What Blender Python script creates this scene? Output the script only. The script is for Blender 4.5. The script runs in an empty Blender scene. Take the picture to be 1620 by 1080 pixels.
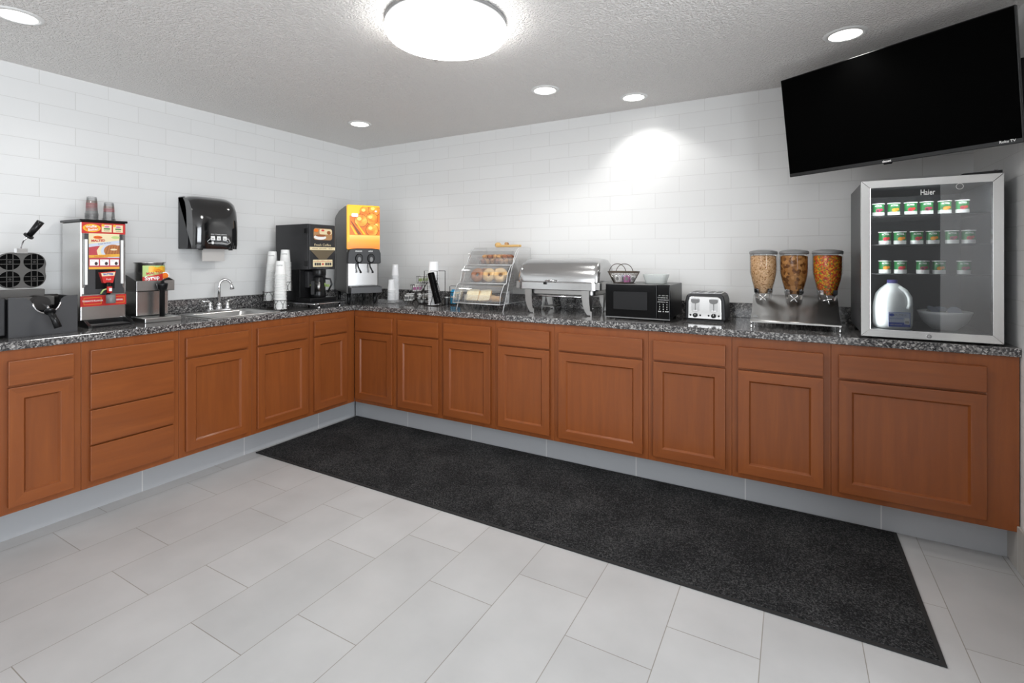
import bpy, math, random
from mathutils import Matrix, Vector
random.seed(7)
C = bpy.context.scene.collection
PI = math.pi
R = math.radians
CT = 0.914                      # worktop height

# ------------------------------------------------------------------ materials
MATS = {}
def srgb(r, g, b):
    f = lambda c: (c/255/12.92) if c/255 <= .04045 else ((c/255+.055)/1.055)**2.4
    return (f(r), f(g), f(b), 1)
def mat(name, col=None, rough=.5, metal=0, spec=.5, emit=None, es=0, coat=0):
    m = bpy.data.materials.new(name); m.use_nodes = True
    b = m.node_tree.nodes['Principled BSDF']
    if col: b.inputs['Base Color'].default_value = col
    b.inputs['Roughness'].default_value = rough
    b.inputs['Metallic'].default_value = metal
    b.inputs['Specular IOR Level'].default_value = spec
    b.inputs['Coat Weight'].default_value = coat
    b.inputs['Coat Roughness'].default_value = .08
    if emit:
        b.inputs['Emission Color'].default_value = emit
        b.inputs['Emission Strength'].default_value = es
    MATS[name] = m
    return m
def N(m, t, **kw):
    n = m.node_tree.nodes.new(t)
    for k, v in kw.items():
        if k in n.inputs: n.inputs[k].default_value = v
        else: setattr(n, k, v)
    return n
def L(m, a, b): m.node_tree.links.new(a, b)
def bsdf(m): return m.node_tree.nodes['Principled BSDF']
def ramp(m, stops, interp='LINEAR'):
    n = m.node_tree.nodes.new('ShaderNodeValToRGB'); cr = n.color_ramp; cr.interpolation = interp
    while len(cr.elements) < len(stops): cr.elements.new(.5)
    for e, (p, c) in zip(cr.elements, stops):
        e.position = p; e.color = c
    return n
def bump(m, src, strength=.3, dist=.002, normal_in=None):
    n = N(m, 'ShaderNodeBump'); n.inputs['Strength'].default_value = strength; n.inputs['Distance'].default_value = dist
    L(m, src, n.inputs['Height']); L(m, n.outputs['Normal'], bsdf(m).inputs['Normal'])
    if normal_in: L(m, normal_in, n.inputs['Normal'])
    return n
def mapped(m, scale=(1, 1, 1), loc=(0, 0, 0), rot=(0, 0, 0), coord='Object'):
    tc = N(m, 'ShaderNodeTexCoord'); mp = N(m, 'ShaderNodeMapping')
    mp.inputs['Scale'].default_value = scale; mp.inputs['Location'].default_value = loc; mp.inputs['Rotation'].default_value = rot
    L(m, tc.outputs[coord], mp.inputs['Vector']); return mp.outputs['Vector']

# stained wood, grain along z (upright) or along x (flat)
def wood(name, sc):
    m = mat(name, rough=.34, spec=.38, coat=.1)
    v = mapped(m, sc)
    oi = N(m, 'ShaderNodeObjectInfo')
    add = N(m, 'ShaderNodeVectorMath', operation='ADD'); L(m, v, add.inputs[0])
    mul = N(m, 'ShaderNodeMath', operation='MULTIPLY'); mul.inputs[1].default_value = 37.0
    L(m, oi.outputs['Random'], mul.inputs[0]); L(m, mul.outputs[0], add.inputs[1])
    n1 = N(m, 'ShaderNodeTexNoise'); n1.inputs['Scale'].default_value = 1; n1.inputs['Detail'].default_value = 6; n1.inputs['Roughness'].default_value = .6; n1.inputs['Distortion'].default_value = .5
    L(m, add.outputs[0], n1.inputs['Vector'])
    r = ramp(m, [(.25, srgb(117, 62, 28)), (.5, srgb(126, 68, 31)), (.75, srgb(135, 75, 34))])
    L(m, n1.outputs['Fac'], r.inputs['Fac'])
    hs = N(m, 'ShaderNodeHueSaturation')
    mr = N(m, 'ShaderNodeMapRange'); mr.inputs['To Min'].default_value = .94; mr.inputs['To Max'].default_value = 1.05
    L(m, oi.outputs['Random'], mr.inputs['Value']); L(m, mr.outputs[0], hs.inputs['Value']); L(m, r.outputs['Color'], hs.inputs['Color'])
    L(m, hs.outputs['Color'], bsdf(m).inputs['Base Color'])
    bump(m, n1.outputs['Fac'], .08, .001)
    return m
wood('wood_upright', (28, 28, 2.2)); wood('wood_flat', (2.2, 28, 28))

def tile_wall(name, axis):
    m = mat(name, rough=.28, spec=.4)
    tc = N(m, 'ShaderNodeTexCoord'); sx = N(m, 'ShaderNodeSeparateXYZ'); L(m, tc.outputs['Object'], sx.inputs[0])
    a = N(m, 'ShaderNodeMath', operation='ADD'); b = N(m, 'ShaderNodeMath', operation='ADD')
    L(m, sx.outputs[axis], a.inputs[0]); a.inputs[1].default_value = {'X': -3.094+.1575+.315*20, 'Y': 2.309+.1575+.315*30}[axis]
    L(m, sx.outputs['Z'], b.inputs[0]); b.inputs[1].default_value = -1.0045+.1025*20
    cb = N(m, 'ShaderNodeCombineXYZ'); L(m, a.outputs[0], cb.inputs[0]); L(m, b.outputs[0], cb.inputs[1])
    br = N(m, 'ShaderNodeTexBrick'); br.offset = .5; br.offset_frequency = 2
    for k, v in {'Scale': 1, 'Mortar Size': .0014, 'Mortar Smooth': .3, 'Bias': 0, 'Brick Width': .315, 'Row Height': .1025}.items(): br.inputs[k].default_value = v
    br.inputs['Color1'].default_value = srgb(226, 226, 225); br.inputs['Color2'].default_value = srgb(224, 224, 223); br.inputs['Mortar'].default_value = srgb(208, 207, 205)
    L(m, cb.outputs[0], br.inputs['Vector'])
    L(m, br.outputs['Color'], bsdf(m).inputs['Base Color'])
    nz = N(m, 'ShaderNodeTexNoise'); nz.inputs['Scale'].default_value = 7; nz.inputs['Detail'].default_value = 1
    L(m, tc.outputs['Object'], nz.inputs['Vector'])
    b1 = bump(m, nz.outputs['Fac'], .12, .006)
    inv = N(m, 'ShaderNodeMath', operation='SUBTRACT'); inv.inputs[0].default_value = 1; L(m, br.outputs['Fac'], inv.inputs[1])
    bump(m, inv.outputs[0], .5, .0015, b1.outputs['Normal'])
    return m
tile_wall('tile_back', 'X'); tile_wall('tile_side', 'Y')

m = mat('floor_tile', rough=.33, spec=.5)
tc = N(m, 'ShaderNodeTexCoord'); sx = N(m, 'ShaderNodeSeparateXYZ'); L(m, tc.outputs['Object'], sx.inputs[0])
a = N(m, 'ShaderNodeMath', operation='MULTIPLY_ADD'); a.inputs[1].default_value = -1; a.inputs[2].default_value = -2.438+.593*20
L(m, sx.outputs['Y'], a.inputs[0])
b = N(m, 'ShaderNodeMath', operation='ADD'); b.inputs[1].default_value = -.869+.2922*20; L(m, sx.outputs['X'], b.inputs[0])
cb = N(m, 'ShaderNodeCombineXYZ'); L(m, a.outputs[0], cb.inputs[0]); L(m, b.outputs[0], cb.inputs[1])
br = N(m, 'ShaderNodeTexBrick'); br.offset = .357; br.offset_frequency = 2
for k, v in {'Scale': 1, 'Mortar Size': .0016, 'Mortar Smooth': .2, 'Bias': 0, 'Brick Width': .593, 'Row Height': .2922}.items(): br.inputs[k].default_value = v
br.inputs['Color1'].default_value = srgb(177, 177, 177); br.inputs['Color2'].default_value = srgb(170, 170, 170); br.inputs['Mortar'].default_value = srgb(135, 131, 124)
L(m, cb.outputs[0], br.inputs['Vector'])
nz = N(m, 'ShaderNodeTexNoise'); nz.inputs['Scale'].default_value = 3.5; nz.inputs['Detail'].default_value = 5
L(m, tc.outputs['Object'], nz.inputs['Vector'])
mx = N(m, 'ShaderNodeMix', data_type='RGBA', blend_type='MULTIPLY'); mx.inputs[0].default_value = 1
rp = ramp(m, [(.3, (.9, .9, .9, 1)), (.7, (1.04, 1.04, 1.04, 1))]); L(m, nz.outputs['Fac'], rp.inputs['Fac'])
L(m, br.outputs['Color'], mx.inputs[6]); L(m, rp.outputs['Color'], mx.inputs[7]); L(m, mx.outputs[2], bsdf(m).inputs['Base Color'])
inv = N(m, 'ShaderNodeMath', operation='SUBTRACT'); inv.inputs[0].default_value = 1; L(m, br.outputs['Fac'], inv.inputs[1])
bump(m, inv.outputs[0], .4, .001)

def kick_tile(name, axis, off, base):
    m = mat(name, rough=.3)
    tc = N(m, 'ShaderNodeTexCoord'); sx = N(m, 'ShaderNodeSeparateXYZ'); L(m, tc.outputs['Object'], sx.inputs[0])
    a = N(m, 'ShaderNodeMath', operation='ADD'); a.inputs[1].default_value = off; L(m, sx.outputs[axis], a.inputs[0])
    pp = N(m, 'ShaderNodeMath', operation='WRAP'); pp.inputs[1].default_value = .2915; pp.inputs[2].default_value = -.2915; L(m, a.outputs[0], pp.inputs[0])
    ab = N(m, 'ShaderNodeMath', operation='ABSOLUTE'); L(m, pp.outputs[0], ab.inputs[0])
    rr = ramp(m, [(0, srgb(205, 205, 202)), (.0016, srgb(205, 205, 202)), (.0028, base), (1, base)]); L(m, ab.outputs[0], rr.inputs['Fac'])
    L(m, rr.outputs['Color'], bsdf(m).inputs['Base Color'])
    return m
kick_tile('kick_back', 'X', -1.039+.583*4, srgb(160, 162, 165)); kick_tile('kick_left', 'Y', 2.025+.583*4, srgb(160, 162, 165)); kick_tile('kick_right', 'Y', 1.2+.583*4, srgb(168, 164, 158))

m = mat('granite', rough=.09, spec=.6, coat=.2)
v = mapped(m)
vo = N(m, 'ShaderNodeTexVoronoi'); vo.inputs['Scale'].default_value = 165; L(m, v, vo.inputs['Vector'])
n1 = N(m, 'ShaderNodeTexNoise'); n1.inputs['Scale'].default_value = 70; n1.inputs['Detail'].default_value = 6; n1.inputs['Roughness'].default_value = .7; L(m, v, n1.inputs['Vector'])
sp = N(m, 'ShaderNodeSeparateColor'); L(m, vo.outputs['Color'], sp.inputs[0])
mm = N(m, 'ShaderNodeMath', operation='MULTIPLY_ADD'); mm.inputs[1].default_value = .42; L(m, sp.outputs[0], mm.inputs[0]); 
m2 = N(m, 'ShaderNodeMath', operation='MULTIPLY'); m2.inputs[1].default_value = .75; L(m, n1.outputs['Fac'], m2.inputs[0]); L(m, m2.outputs[0], mm.inputs[2])
rr = ramp(m, [(.3, srgb(30, 30, 32)), (.5, srgb(62, 61, 62)), (.62, srgb(96, 94, 94)), (.74, srgb(140, 138, 136)), (.86, srgb(186, 184, 181))]); L(m, mm.outputs[0], rr.inputs['Fac'])
L(m, rr.outputs['Color'], bsdf(m).inputs['Base Color'])

m = mat('ceiling_texture', srgb(246, 243, 240), rough=.9, spec=.1)
v = mapped(m)
n1 = N(m, 'ShaderNodeTexNoise'); n1.inputs['Scale'].default_value = 100; n1.inputs['Detail'].default_value = 3; L(m, v, n1.inputs['Vector'])
rr = ramp(m, [(.42, (0, 0, 0, 1)), (.62, (1, 1, 1, 1))]); L(m, n1.outputs['Fac'], rr.inputs['Fac'])
bump(m, rr.outputs['Color'], .9, .006)

m = mat('mat_pile', rough=.95, spec=.1)
v = mapped(m)
n1 = N(m, 'ShaderNodeTexNoise'); n1.inputs['Scale'].default_value = 170; n1.inputs['Detail'].default_value = 4; n1.inputs['Roughness'].default_value = .8; L(m, v, n1.inputs['Vector'])
n2 = N(m, 'ShaderNodeTexNoise'); n2.inputs['Scale'].default_value = 4; n2.inputs['Detail'].default_value = 3; L(m, v, n2.inputs['Vector'])
ad = N(m, 'ShaderNodeMath', operation='MULTIPLY_ADD'); ad.inputs[1].default_value = .16; L(m, n2.outputs['Fac'], ad.inputs[0]); L(m, n1.outputs['Fac'], ad.inputs[2])
rr = ramp(m, [(.42, srgb(14, 14, 15)), (.58, srgb(32, 32, 33)), (.74, srgb(86, 86, 86))]); L(m, ad.outputs[0], rr.inputs['Fac'])
L(m, rr.outputs['Color'], bsdf(m).inputs['Base Color'])
wv = N(m, 'ShaderNodeTexWave'); wv.bands_direction = 'Y'; wv.inputs['Scale'].default_value = 32; wv.inputs['Distortion'].default_value = .6; L(m, v, wv.inputs['Vector'])
b1 = bump(m, n1.outputs['Fac'], .8, .004); bump(m, wv.outputs['Fac'], .35, .003, b1.outputs['Normal'])

def speckle(name, stops, scale, rough=.8, detail=2, vor=False, bs=.5, interp='CONSTANT'):
    m = mat(name, rough=rough, spec=.2); v = mapped(m)
    if vor:
        t = N(m, 'ShaderNodeTexVoronoi'); t.inputs['Scale'].default_value = scale; L(m, v, t.inputs['Vector'])
        s = N(m, 'ShaderNodeSeparateColor'); L(m, t.outputs['Color'], s.inputs[0]); src = s.outputs[0]; h = t.outputs['Distance']
    else:
        t = N(m, 'ShaderNodeTexNoise'); t.inputs['Scale'].default_value = scale; t.inputs['Detail'].default_value = detail; L(m, v, t.inputs['Vector']); src = t.outputs['Fac']; h = src
    r = ramp(m, stops, interp); L(m, src, r.inputs['Fac']); L(m, r.outputs['Color'], bsdf(m).inputs['Base Color'])
    bump(m, h, bs, .004)
    return m
speckle('cereal_oat', [(0, srgb(176, 122, 76)), (.12, srgb(222, 176, 128)), (.5, srgb(238, 196, 150)), (.85, srgb(248, 212, 170))], 160, vor=True)
speckle('cereal_flake', [(0, srgb(116, 72, 34)), (.25, srgb(176, 122, 66)), (.6, srgb(200, 144, 84)), (.85, srgb(146, 96, 50))], 62, vor=True)
speckle('cereal_fruit', [(0, srgb(214, 84, 44)), (.25, srgb(238, 136, 40)), (.45, srgb(244, 190, 54)), (.66, srgb(206, 70, 60)), (.8, srgb(132, 150, 60)), (.9, srgb(222, 110, 48))], 150, vor=True)
speckle('muffin', [(.3, srgb(150, 98, 58)), (.6, srgb(200, 156, 104))], 60, interp='LINEAR')
speckle('muffin_dark', [(.3, srgb(110, 62, 40)), (.6, srgb(168, 110, 76))], 60, interp='LINEAR')
speckle('bagel', [(.3, srgb(206, 160, 96)), (.6, srgb(232, 200, 150))], 22, interp='LINEAR', bs=.1)
speckle('bagel_dark', [(.3, srgb(140, 88, 60)), (.6, srgb(180, 126, 90))], 30, interp='LINEAR', bs=.1)
speckle('bread', [(.35, srgb(226, 210, 170)), (.6, srgb(240, 228, 196))], 60, interp='LINEAR', bs=.2)
mat('crust', srgb(190, 146, 88), .8)
mat('white_plastic', srgb(236, 236, 234), .35); mat('white_paper', srgb(238, 238, 236), .7); mat('paper_print', srgb(150, 150, 148), .7)
mat('towel_paper', srgb(196, 192, 188), .9); mat('foam', srgb(236, 237, 238), .6)
mat('black_plastic', srgb(20, 20, 21), .28, spec=.3); mat('black_satin', srgb(38, 38, 40), .42); mat('charcoal', srgb(62, 62, 64), .4)
mat('black_gloss', srgb(7, 7, 8), .1, spec=.15); mat('juice_grey', srgb(104, 103, 101), .4); mat('window_dark', srgb(34, 34, 35), .3, spec=.15); mat('grey_plastic', srgb(120, 120, 120), .35); mat('smoke', srgb(20, 20, 21), .1, coat=1)
mat('screen_black', srgb(1, 1, 1), .5, spec=.02); mat('bezel', srgb(22, 22, 23), .3)
mat('iron', srgb(52, 50, 49), .35, metal=.5); mat('iron_frame', srgb(84, 82, 80), .45, metal=.2); mat('grid_line', srgb(88, 86, 84), .35, metal=.5); mat('groove', srgb(5, 5, 5), .7, spec=.05)
mat('chrome', (.85, .85, .86, 1), .08, metal=1); mat('white_metal', srgb(240, 240, 238), .5)
mat('wire', srgb(48, 43, 40), .4, metal=.6); mat('wire_bronze', srgb(82, 70, 58), .4, metal=.5)
def brushed(name, col, rough, sc):
    m = mat(name, col, rough, metal=1); v = mapped(m, sc)
    n = N(m, 'ShaderNodeTexNoise'); n.inputs['Scale'].default_value = 1; n.inputs['Detail'].default_value = 3; L(m, v, n.inputs['Vector'])
    mr = N(m, 'ShaderNodeMapRange'); mr.inputs['To Min'].default_value = rough*.8; mr.inputs['To Max'].default_value = rough*1.25
    L(m, n.outputs['Fac'], mr.inputs['Value']); L(m, mr.outputs[0], bsdf(m).inputs['Roughness']); bump(m, n.outputs['Fac'], .03, .0005)
brushed('steel', (.6, .595, .585, 1), .24, (4, 4, 300)); brushed('steel_h', (.5, .495, .485, 1), .3, (4, 300, 300)); brushed('steel_dark', (.40, .395, .385, 1), .3, (4, 4, 300))
mat('steel_polish', (.58, .58, .58, 1), .16, metal=1)
mat('red', srgb(196, 44, 40), .4); mat('yellow', srgb(236, 178, 40), .4); mat('orange', srgb(232, 120, 32), .4); mat('cream', srgb(232, 216, 176), .5)
mat('poster_red', srgb(186, 70, 78), .45); mat('waffle_brown', srgb(178, 112, 62), .6); mat('waffle_dark', srgb(140, 80, 40), .6); mat('pale_blue', srgb(200, 208, 224), .5)
mat('blue', srgb(48, 78, 180), .4); mat('green', srgb(36, 122, 62), .4); mat('light_green', srgb(182, 206, 130), .5); mat('berry', srgb(170, 42, 84), .4)
mat('fruit_red', srgb(214, 64, 56), .4); mat('fruit_orange', srgb(240, 148, 40), .4); mat('print_white', srgb(240, 240, 238), .5); mat('print_grey', srgb(150, 150, 150), .5)
mat('print_dark', srgb(60, 40, 36), .5); mat('navy', srgb(70, 66, 130), .4); mat('milk', srgb(236, 240, 238), .3, spec=.4); mat('sky_packet', srgb(60, 160, 205), .5)
mat('pink_packet', srgb(196, 120, 170), .5); mat('tan', srgb(176, 134, 92), .6); mat('brown_panel', srgb(104, 92, 72), .5); mat('wooden', srgb(206, 168, 108), .6)
mat('fridge_inner', srgb(44, 46, 49), .4); mat('rubber', srgb(22, 22, 22), .8); mat('led', (1, 1, 1, 1), .5, emit=(1, 1, 1, 1), es=16)
mat('lamp_glow', (1, 1, 1, 1), .5, emit=(1, .985, .96, 1), es=5); mat('dome_glow', (1, 1, 1, 1), .5, emit=(1, .99, .97, 1), es=9)
mat('wall_paint', srgb(225, 223, 220), .8); mat('dark_paint', srgb(60, 58, 56), .7)
mat('mustard', srgb(226, 170, 60), .5); mat('coffee_brown', srgb(150, 84, 40), .5)
# back-lit juice picture: lit panels
mat('lit_yellow', srgb(240, 180, 30), .3, emit=srgb(244, 176, 10), es=.42); mat('lit_orange', srgb(220, 110, 20), .3, emit=srgb(230, 120, 16), es=.36)
mat('lit_bright', srgb(252, 200, 110), .3, emit=srgb(255, 190, 90), es=.6); mat('lit_dark', srgb(120, 60, 10), .3, emit=srgb(160, 80, 8), es=.25)
m = mat('lit_lower', rough=.3); v = mapped(m, (1, 1, 1))
sx = N(m, 'ShaderNodeSeparateXYZ'); L(m, v, sx.inputs[0]); mr = N(m, 'ShaderNodeMapRange'); mr.inputs['From Min'].default_value = .44; mr.inputs['From Max'].default_value = .56
L(m, sx.outputs['Z'], mr.inputs['Value']); rr = ramp(m, [(0, srgb(238, 118, 24)), (.6, srgb(246, 160, 50)), (1, srgb(252, 206, 110))]); L(m, mr.outputs[0], rr.inputs['Fac'])
L(m, rr.outputs['Color'], bsdf(m).inputs['Base Color']); L(m, rr.outputs['Color'], bsdf(m).inputs['Emission Color']); bsdf(m).inputs['Emission Strength'].default_value = .38
m = mat('lit_fruit', rough=.3); v = mapped(m, (1, 1, 1)); n1 = N(m, 'ShaderNodeTexNoise'); n1.inputs['Scale'].default_value = 18; L(m, v, n1.inputs['Vector'])
rr = ramp(m, [(.35, srgb(232, 112, 26)), (.55, srgb(244, 156, 50)), (.7, srgb(252, 186, 84))]); L(m, n1.outputs['Fac'], rr.inputs['Fac'])
L(m, rr.outputs['Color'], bsdf(m).inputs['Base Color']); L(m, rr.outputs['Color'], bsdf(m).inputs['Emission Color']); bsdf(m).inputs['Emission Strength'].default_value = .38

def clear(name, tint=(.96, .97, .97, 1), base=.05, edge=.5, haze=0, hcol=(.9, .9, .9, 1), rough=.03):
    m = bpy.data.materials.new(name); m.use_nodes = True; nt = m.node_tree; nt.nodes.clear(); MATS[name] = m
    out = nt.nodes.new('ShaderNodeOutputMaterial'); tr = nt.nodes.new('ShaderNodeBsdfTransparent'); tr.inputs[0].default_value = tint
    gl = nt.nodes.new('ShaderNodeBsdfGlossy'); gl.inputs['Roughness'].default_value = rough
    lw = nt.nodes.new('ShaderNodeFresnel'); lw.inputs['IOR'].default_value = 1.49
    mr = nt.nodes.new('ShaderNodeMapRange'); mr.inputs['From Min'].default_value = .035; mr.inputs['To Min'].default_value = base; mr.inputs['To Max'].default_value = edge
    nt.links.new(lw.outputs[0], mr.inputs['Value'])
    mx = nt.nodes.new('ShaderNodeMixShader'); nt.links.new(mr.outputs[0], mx.inputs[0]); nt.links.new(tr.outputs[0], mx.inputs[1]); nt.links.new(gl.outputs[0], mx.inputs[2])
    last = mx
    if haze:
        df = nt.nodes.new('ShaderNodeBsdfDiffuse'); df.inputs[0].default_value = hcol
        m2 = nt.nodes.new('ShaderNodeMixShader'); m2.inputs[0].default_value = haze
        nt.links.new(mx.outputs[0], m2.inputs[1]); nt.links.new(df.outputs[0], m2.inputs[2]); last = m2
    nt.links.new(last.outputs[0], out.inputs[0]); return m
clear('acrylic', tint=(.985, .985, .985, 1), base=.02, edge=.45, haze=.025); clear('acrylic_edge', base=.15, edge=.7, haze=.55, hcol=(.95, .95, .95, 1)); clear('clear_cup', tint=(.985, .985, .985, 1), base=.05, edge=.7, haze=.07)
clear('fridge_glass', tint=(.80, .81, .82, 1), base=.12, edge=.9, rough=.01); clear('canister', tint=(.985, .98, .975, 1), base=.03, edge=.7); clear('frost', base=.08, edge=.6, haze=.4, hcol=(.85, .88, .86, 1))
clear('foam_clear', base=.06, edge=.6, haze=.62, hcol=(.92, .92, .93, 1)); clear('tray_clear', tint=(.98, .98, .98, 1), base=.03, edge=.5, haze=.08)

# ------------------------------------------------------------------ mesh building
def rotm(rx=0, ry=0, rz=0):
    return Matrix.Rotation(rz, 4, 'Z') @ Matrix.Rotation(ry, 4, 'Y') @ Matrix.Rotation(rx, 4, 'X')
class MB:
    def __init__(s): s.v = []; s.f = []; s.mi = []; s.m = []; s.sm = []; s.X = Matrix.Identity(4)
    def slot(s, m):
        if m not in s.m: s.m.append(m)
        return s.m.index(m)
    def add(s, vs, fs, m, smooth=False):
        o = len(s.v); s.v += [tuple(s.X @ Vector(p)) for p in vs]
        k = s.slot(m)
        for f in fs: s.f.append(tuple(i+o for i in f)); s.mi.append(k); s.sm.append(smooth)
        return s
    def box(s, x0, x1, y0, y1, z0, z1, m):
        v = [(x, y, z) for x in (x0, x1) for y in (y0, y1) for z in (z0, z1)]
        return s.add(v, [(0, 1, 3, 2), (4, 6, 7, 5), (0, 4, 5, 1), (2, 3, 7, 6), (0, 2, 6, 4), (1, 5, 7, 3)], m)
    def prism(s, pts, a0, a1, m, axis='y', smooth=False):
        """polygon in the plane across `axis`, extruded a0..a1; pts are (x,z) for y, (y,z) for x, (x,y) for z"""
        P = {'y': lambda p, t: (p[0], t, p[1]), 'x': lambda p, t: (t, p[0], p[1]), 'z': lambda p, t: (p[0], p[1], t)}[axis]
        n = len(pts); v = [P(p, a0) for p in pts]+[P(p, a1) for p in pts]
        s.add(v, [tuple(range(n)), tuple(range(2*n-1, n-1, -1))], m)
        s.f.extend([]); o = len(s.v)-2*n; k = s.slot(m)
        for i in range(n):
            j = (i+1) % n; s.f.append((o+i, o+n+i, o+n+j, o+j)); s.mi.append(k); s.sm.append(smooth)
        return s
    def lathe(s, prof, m, c=(0, 0, 0), n=28, sx=1, sy=1, axis='z', smooth=True, close=True):
        vs = []; fs = []
        for r, z in prof:
            for i in range(n):
                a = 2*PI*i/n; p = (r*math.cos(a)*sx, r*math.sin(a)*sy, z)
                if axis == 'y': p = (p[0], p[2], p[1])
                if axis == 'x': p = (p[2], p[0], p[1])
                vs.append((p[0]+c[0], p[1]+c[1], p[2]+c[2]))
        for k in range(len(prof)-1):
            for i in range(n):
                j = (i+1) % n; fs.append((k*n+i, k*n+j, (k+1)*n+j, (k+1)*n+i))
        s.add(vs, fs, m, smooth)
        if close:
            o = len(s.v)-len(vs); kk = s.slot(m)
            if prof[0][0] > 1e-6: s.f.append(tuple(o+i for i in range(n-1, -1, -1))); s.mi.append(kk); s.sm.append(False)
            if prof[-1][0] > 1e-6: s.f.append(tuple(o+(len(prof)-1)*n+i for i in range(n))); s.mi.append(kk); s.sm.append(False)
        return s
    def cyl(s, c, r, h, m, axis='z', n=24, r2=None):
        return s.lathe([(r, 0), (r if r2 is None else r2, h)], m, c, n, axis=axis)
    def ball(s, c, r, m, sx=1, sy=1, sz=1, n=16):
        k = n//2; return s.lathe([(r*math.sin(PI*i/k), -r*sz*math.cos(PI*i/k)) for i in range(k+1)], m, c, n, sx, sy)
    def tube(s, pts, r, m, n=8, closed=False, cap=True):
        pts = [Vector(p) for p in pts]; N_ = len(pts); vs = []; fs = []; up = None
        for i, p in enumerate(pts):
            if closed: t = pts[(i+1) % N_]-pts[i-1]
            else: t = pts[min(i+1, N_-1)]-pts[max(i-1, 0)]
            t = t.normalized() if t.length > 0 else Vector((0, 0, 1))
            if up is None: up = Vector((0, 0, 1)) if abs(t.z) < .9 else Vector((1, 0, 0))
            a = (up-t*up.dot(t)); a = a.normalized() if a.length > 1e-6 else t.orthogonal().normalized(); up = a; b_ = t.cross(a)
            rr_ = r[i] if isinstance(r, (list, tuple)) else r
            for k in range(n):
                q = 2*PI*k/n; vs.append(tuple(p+a*math.cos(q)*rr_+b_*math.sin(q)*rr_))
        for i in range(N_ if closed else N_-1):
            j = (i+1) % N_
            for k in range(n):
                l = (k+1) % n; fs.append((i*n+k, i*n+l, j*n+l, j*n+k))
        if not closed and cap: fs += [tuple(range(n-1, -1, -1)), tuple((N_-1)*n+k for k in range(n))]
        return s.add(vs, fs, m, True)
    def torus(s, c, R_, r, m, n=24, k=10, sz=1):
        vs = []; fs = []
        for i in range(n):
            a = 2*PI*i/n
            for j in range(k):
                b_ = 2*PI*j/k; d = R_+r*math.cos(b_); vs.append((c[0]+d*math.cos(a), c[1]+d*math.sin(a), c[2]+r*sz*math.sin(b_)))
        for i in range(n):
            for j in range(k): fs.append((i*k+j, ((i+1) % n)*k+j, ((i+1) % n)*k+(j+1) % k, i*k+(j+1) % k))
        return s.add(vs, fs, m, True)
    def disc(s, cx, cz, r, y, m, rz=None, n=24, th=.0006):
        rz = rz or r
        return s.prism([(cx+r*math.cos(2*PI*i/n), cz+rz*math.sin(2*PI*i/n)) for i in range(n)], y-th, y, m)
    def grid(s, rows, m, smooth=True):
        n = len(rows[0]); v = [p for r in rows for p in r]
        return s.add(v, [(i*n+j, i*n+j+1, (i+1)*n+j+1, (i+1)*n+j) for i in range(len(rows)-1) for j in range(n-1)], m, smooth)
    def text(s, t, size, cx, cz, y, m, w=None, tilt=0, th=.0005, bold=0):
        """printed lettering standing on a face that looks toward local -y"""
        cu = bpy.data.curves.new('lettering', 'FONT'); cu.body = t; cu.size = size; cu.align_x = 'CENTER'; cu.align_y = 'CENTER'; cu.resolution_u = 2; cu.offset = bold
        ob = bpy.data.objects.new('lettering', cu); C.objects.link(ob)
        me = bpy.data.meshes.new_from_object(ob.evaluated_get(bpy.context.evaluated_depsgraph_get()))
        xs = [p.co.x for p in me.vertices] or [0]; k = w/(max(xs)-min(xs)) if w else 1
        vs = []
        for p in me.vertices:
            x, z = p.co.x*k, p.co.y; vs.append((cx+x*math.cos(tilt)-z*math.sin(tilt), y-th, cz+x*math.sin(tilt)+z*math.cos(tilt)))
        s.add(vs, [tuple(q.vertices) for q in me.polygons], m)
        bpy.data.objects.remove(ob); bpy.data.curves.remove(cu); bpy.data.meshes.remove(me)
        return s
    def build(s, name, parent=None, bevel=0, seg=2, loc=None, solid=0, sub=0, **tags):
        me = bpy.data.meshes.new(name); me.from_pydata(s.v, [], s.f)
        for k in s.m: me.materials.append(MATS[k])
        me.polygons.foreach_set('material_index', s.mi); me.polygons.foreach_set('use_smooth', s.sm); me.update()
        o = bpy.data.objects.new(name, me); C.objects.link(o)
        if parent: o.parent = parent
        if loc: o.location = loc
        if solid: q = o.modifiers.new('solid', 'SOLIDIFY'); q.thickness = solid; q.offset = 0
        if bevel: q = o.modifiers.new('bevel', 'BEVEL'); q.width = bevel; q.segments = seg; q.limit_method = 'ANGLE'; q.angle_limit = R(40)
        if sub: q = o.modifiers.new('sub', 'SUBSURF'); q.levels = sub; q.render_levels = sub
        for a_, b_ in tags.items(): o[a_] = b_
        return o
def thing(name, label, cat, loc, rz=0, group=None, rot=None):
    o = bpy.data.objects.new(name, None); C.objects.link(o); o.empty_display_size = .05; o.location = loc; o.rotation_euler = rot or (0, 0, rz)
    o['label'] = label; o['category'] = cat
    if group: o['group'] = group
    return o
def tag(o, label, cat, group=None):
    o['label'] = label; o['category'] = cat
    if group: o['group'] = group
    return o
def struct(mb, name, **k): return mb.build(name, kind='structure', **k)
def dup(o, loc, label=None, group=None, rot=None):
    c = o.copy(); C.objects.link(c); c.location = loc
    if rot is not None: c.rotation_euler = rot
    if label: c['label'] = label
    if group: c['group'] = group
    for ch in o.children:
        d = ch.copy(); C.objects.link(d); d.parent = c
        for g in ch.children:
            e = g.copy(); C.objects.link(e); e.parent = d
    return c
def arc(cx, cz, r, a0, a1, n, rz=None): 
    rz = rz or r
    return [(cx+r*math.cos(R(a0+(a1-a0)*i/n)), cz+rz*math.sin(R(a0+(a1-a0)*i/n))) for i in range(n+1)]
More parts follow.
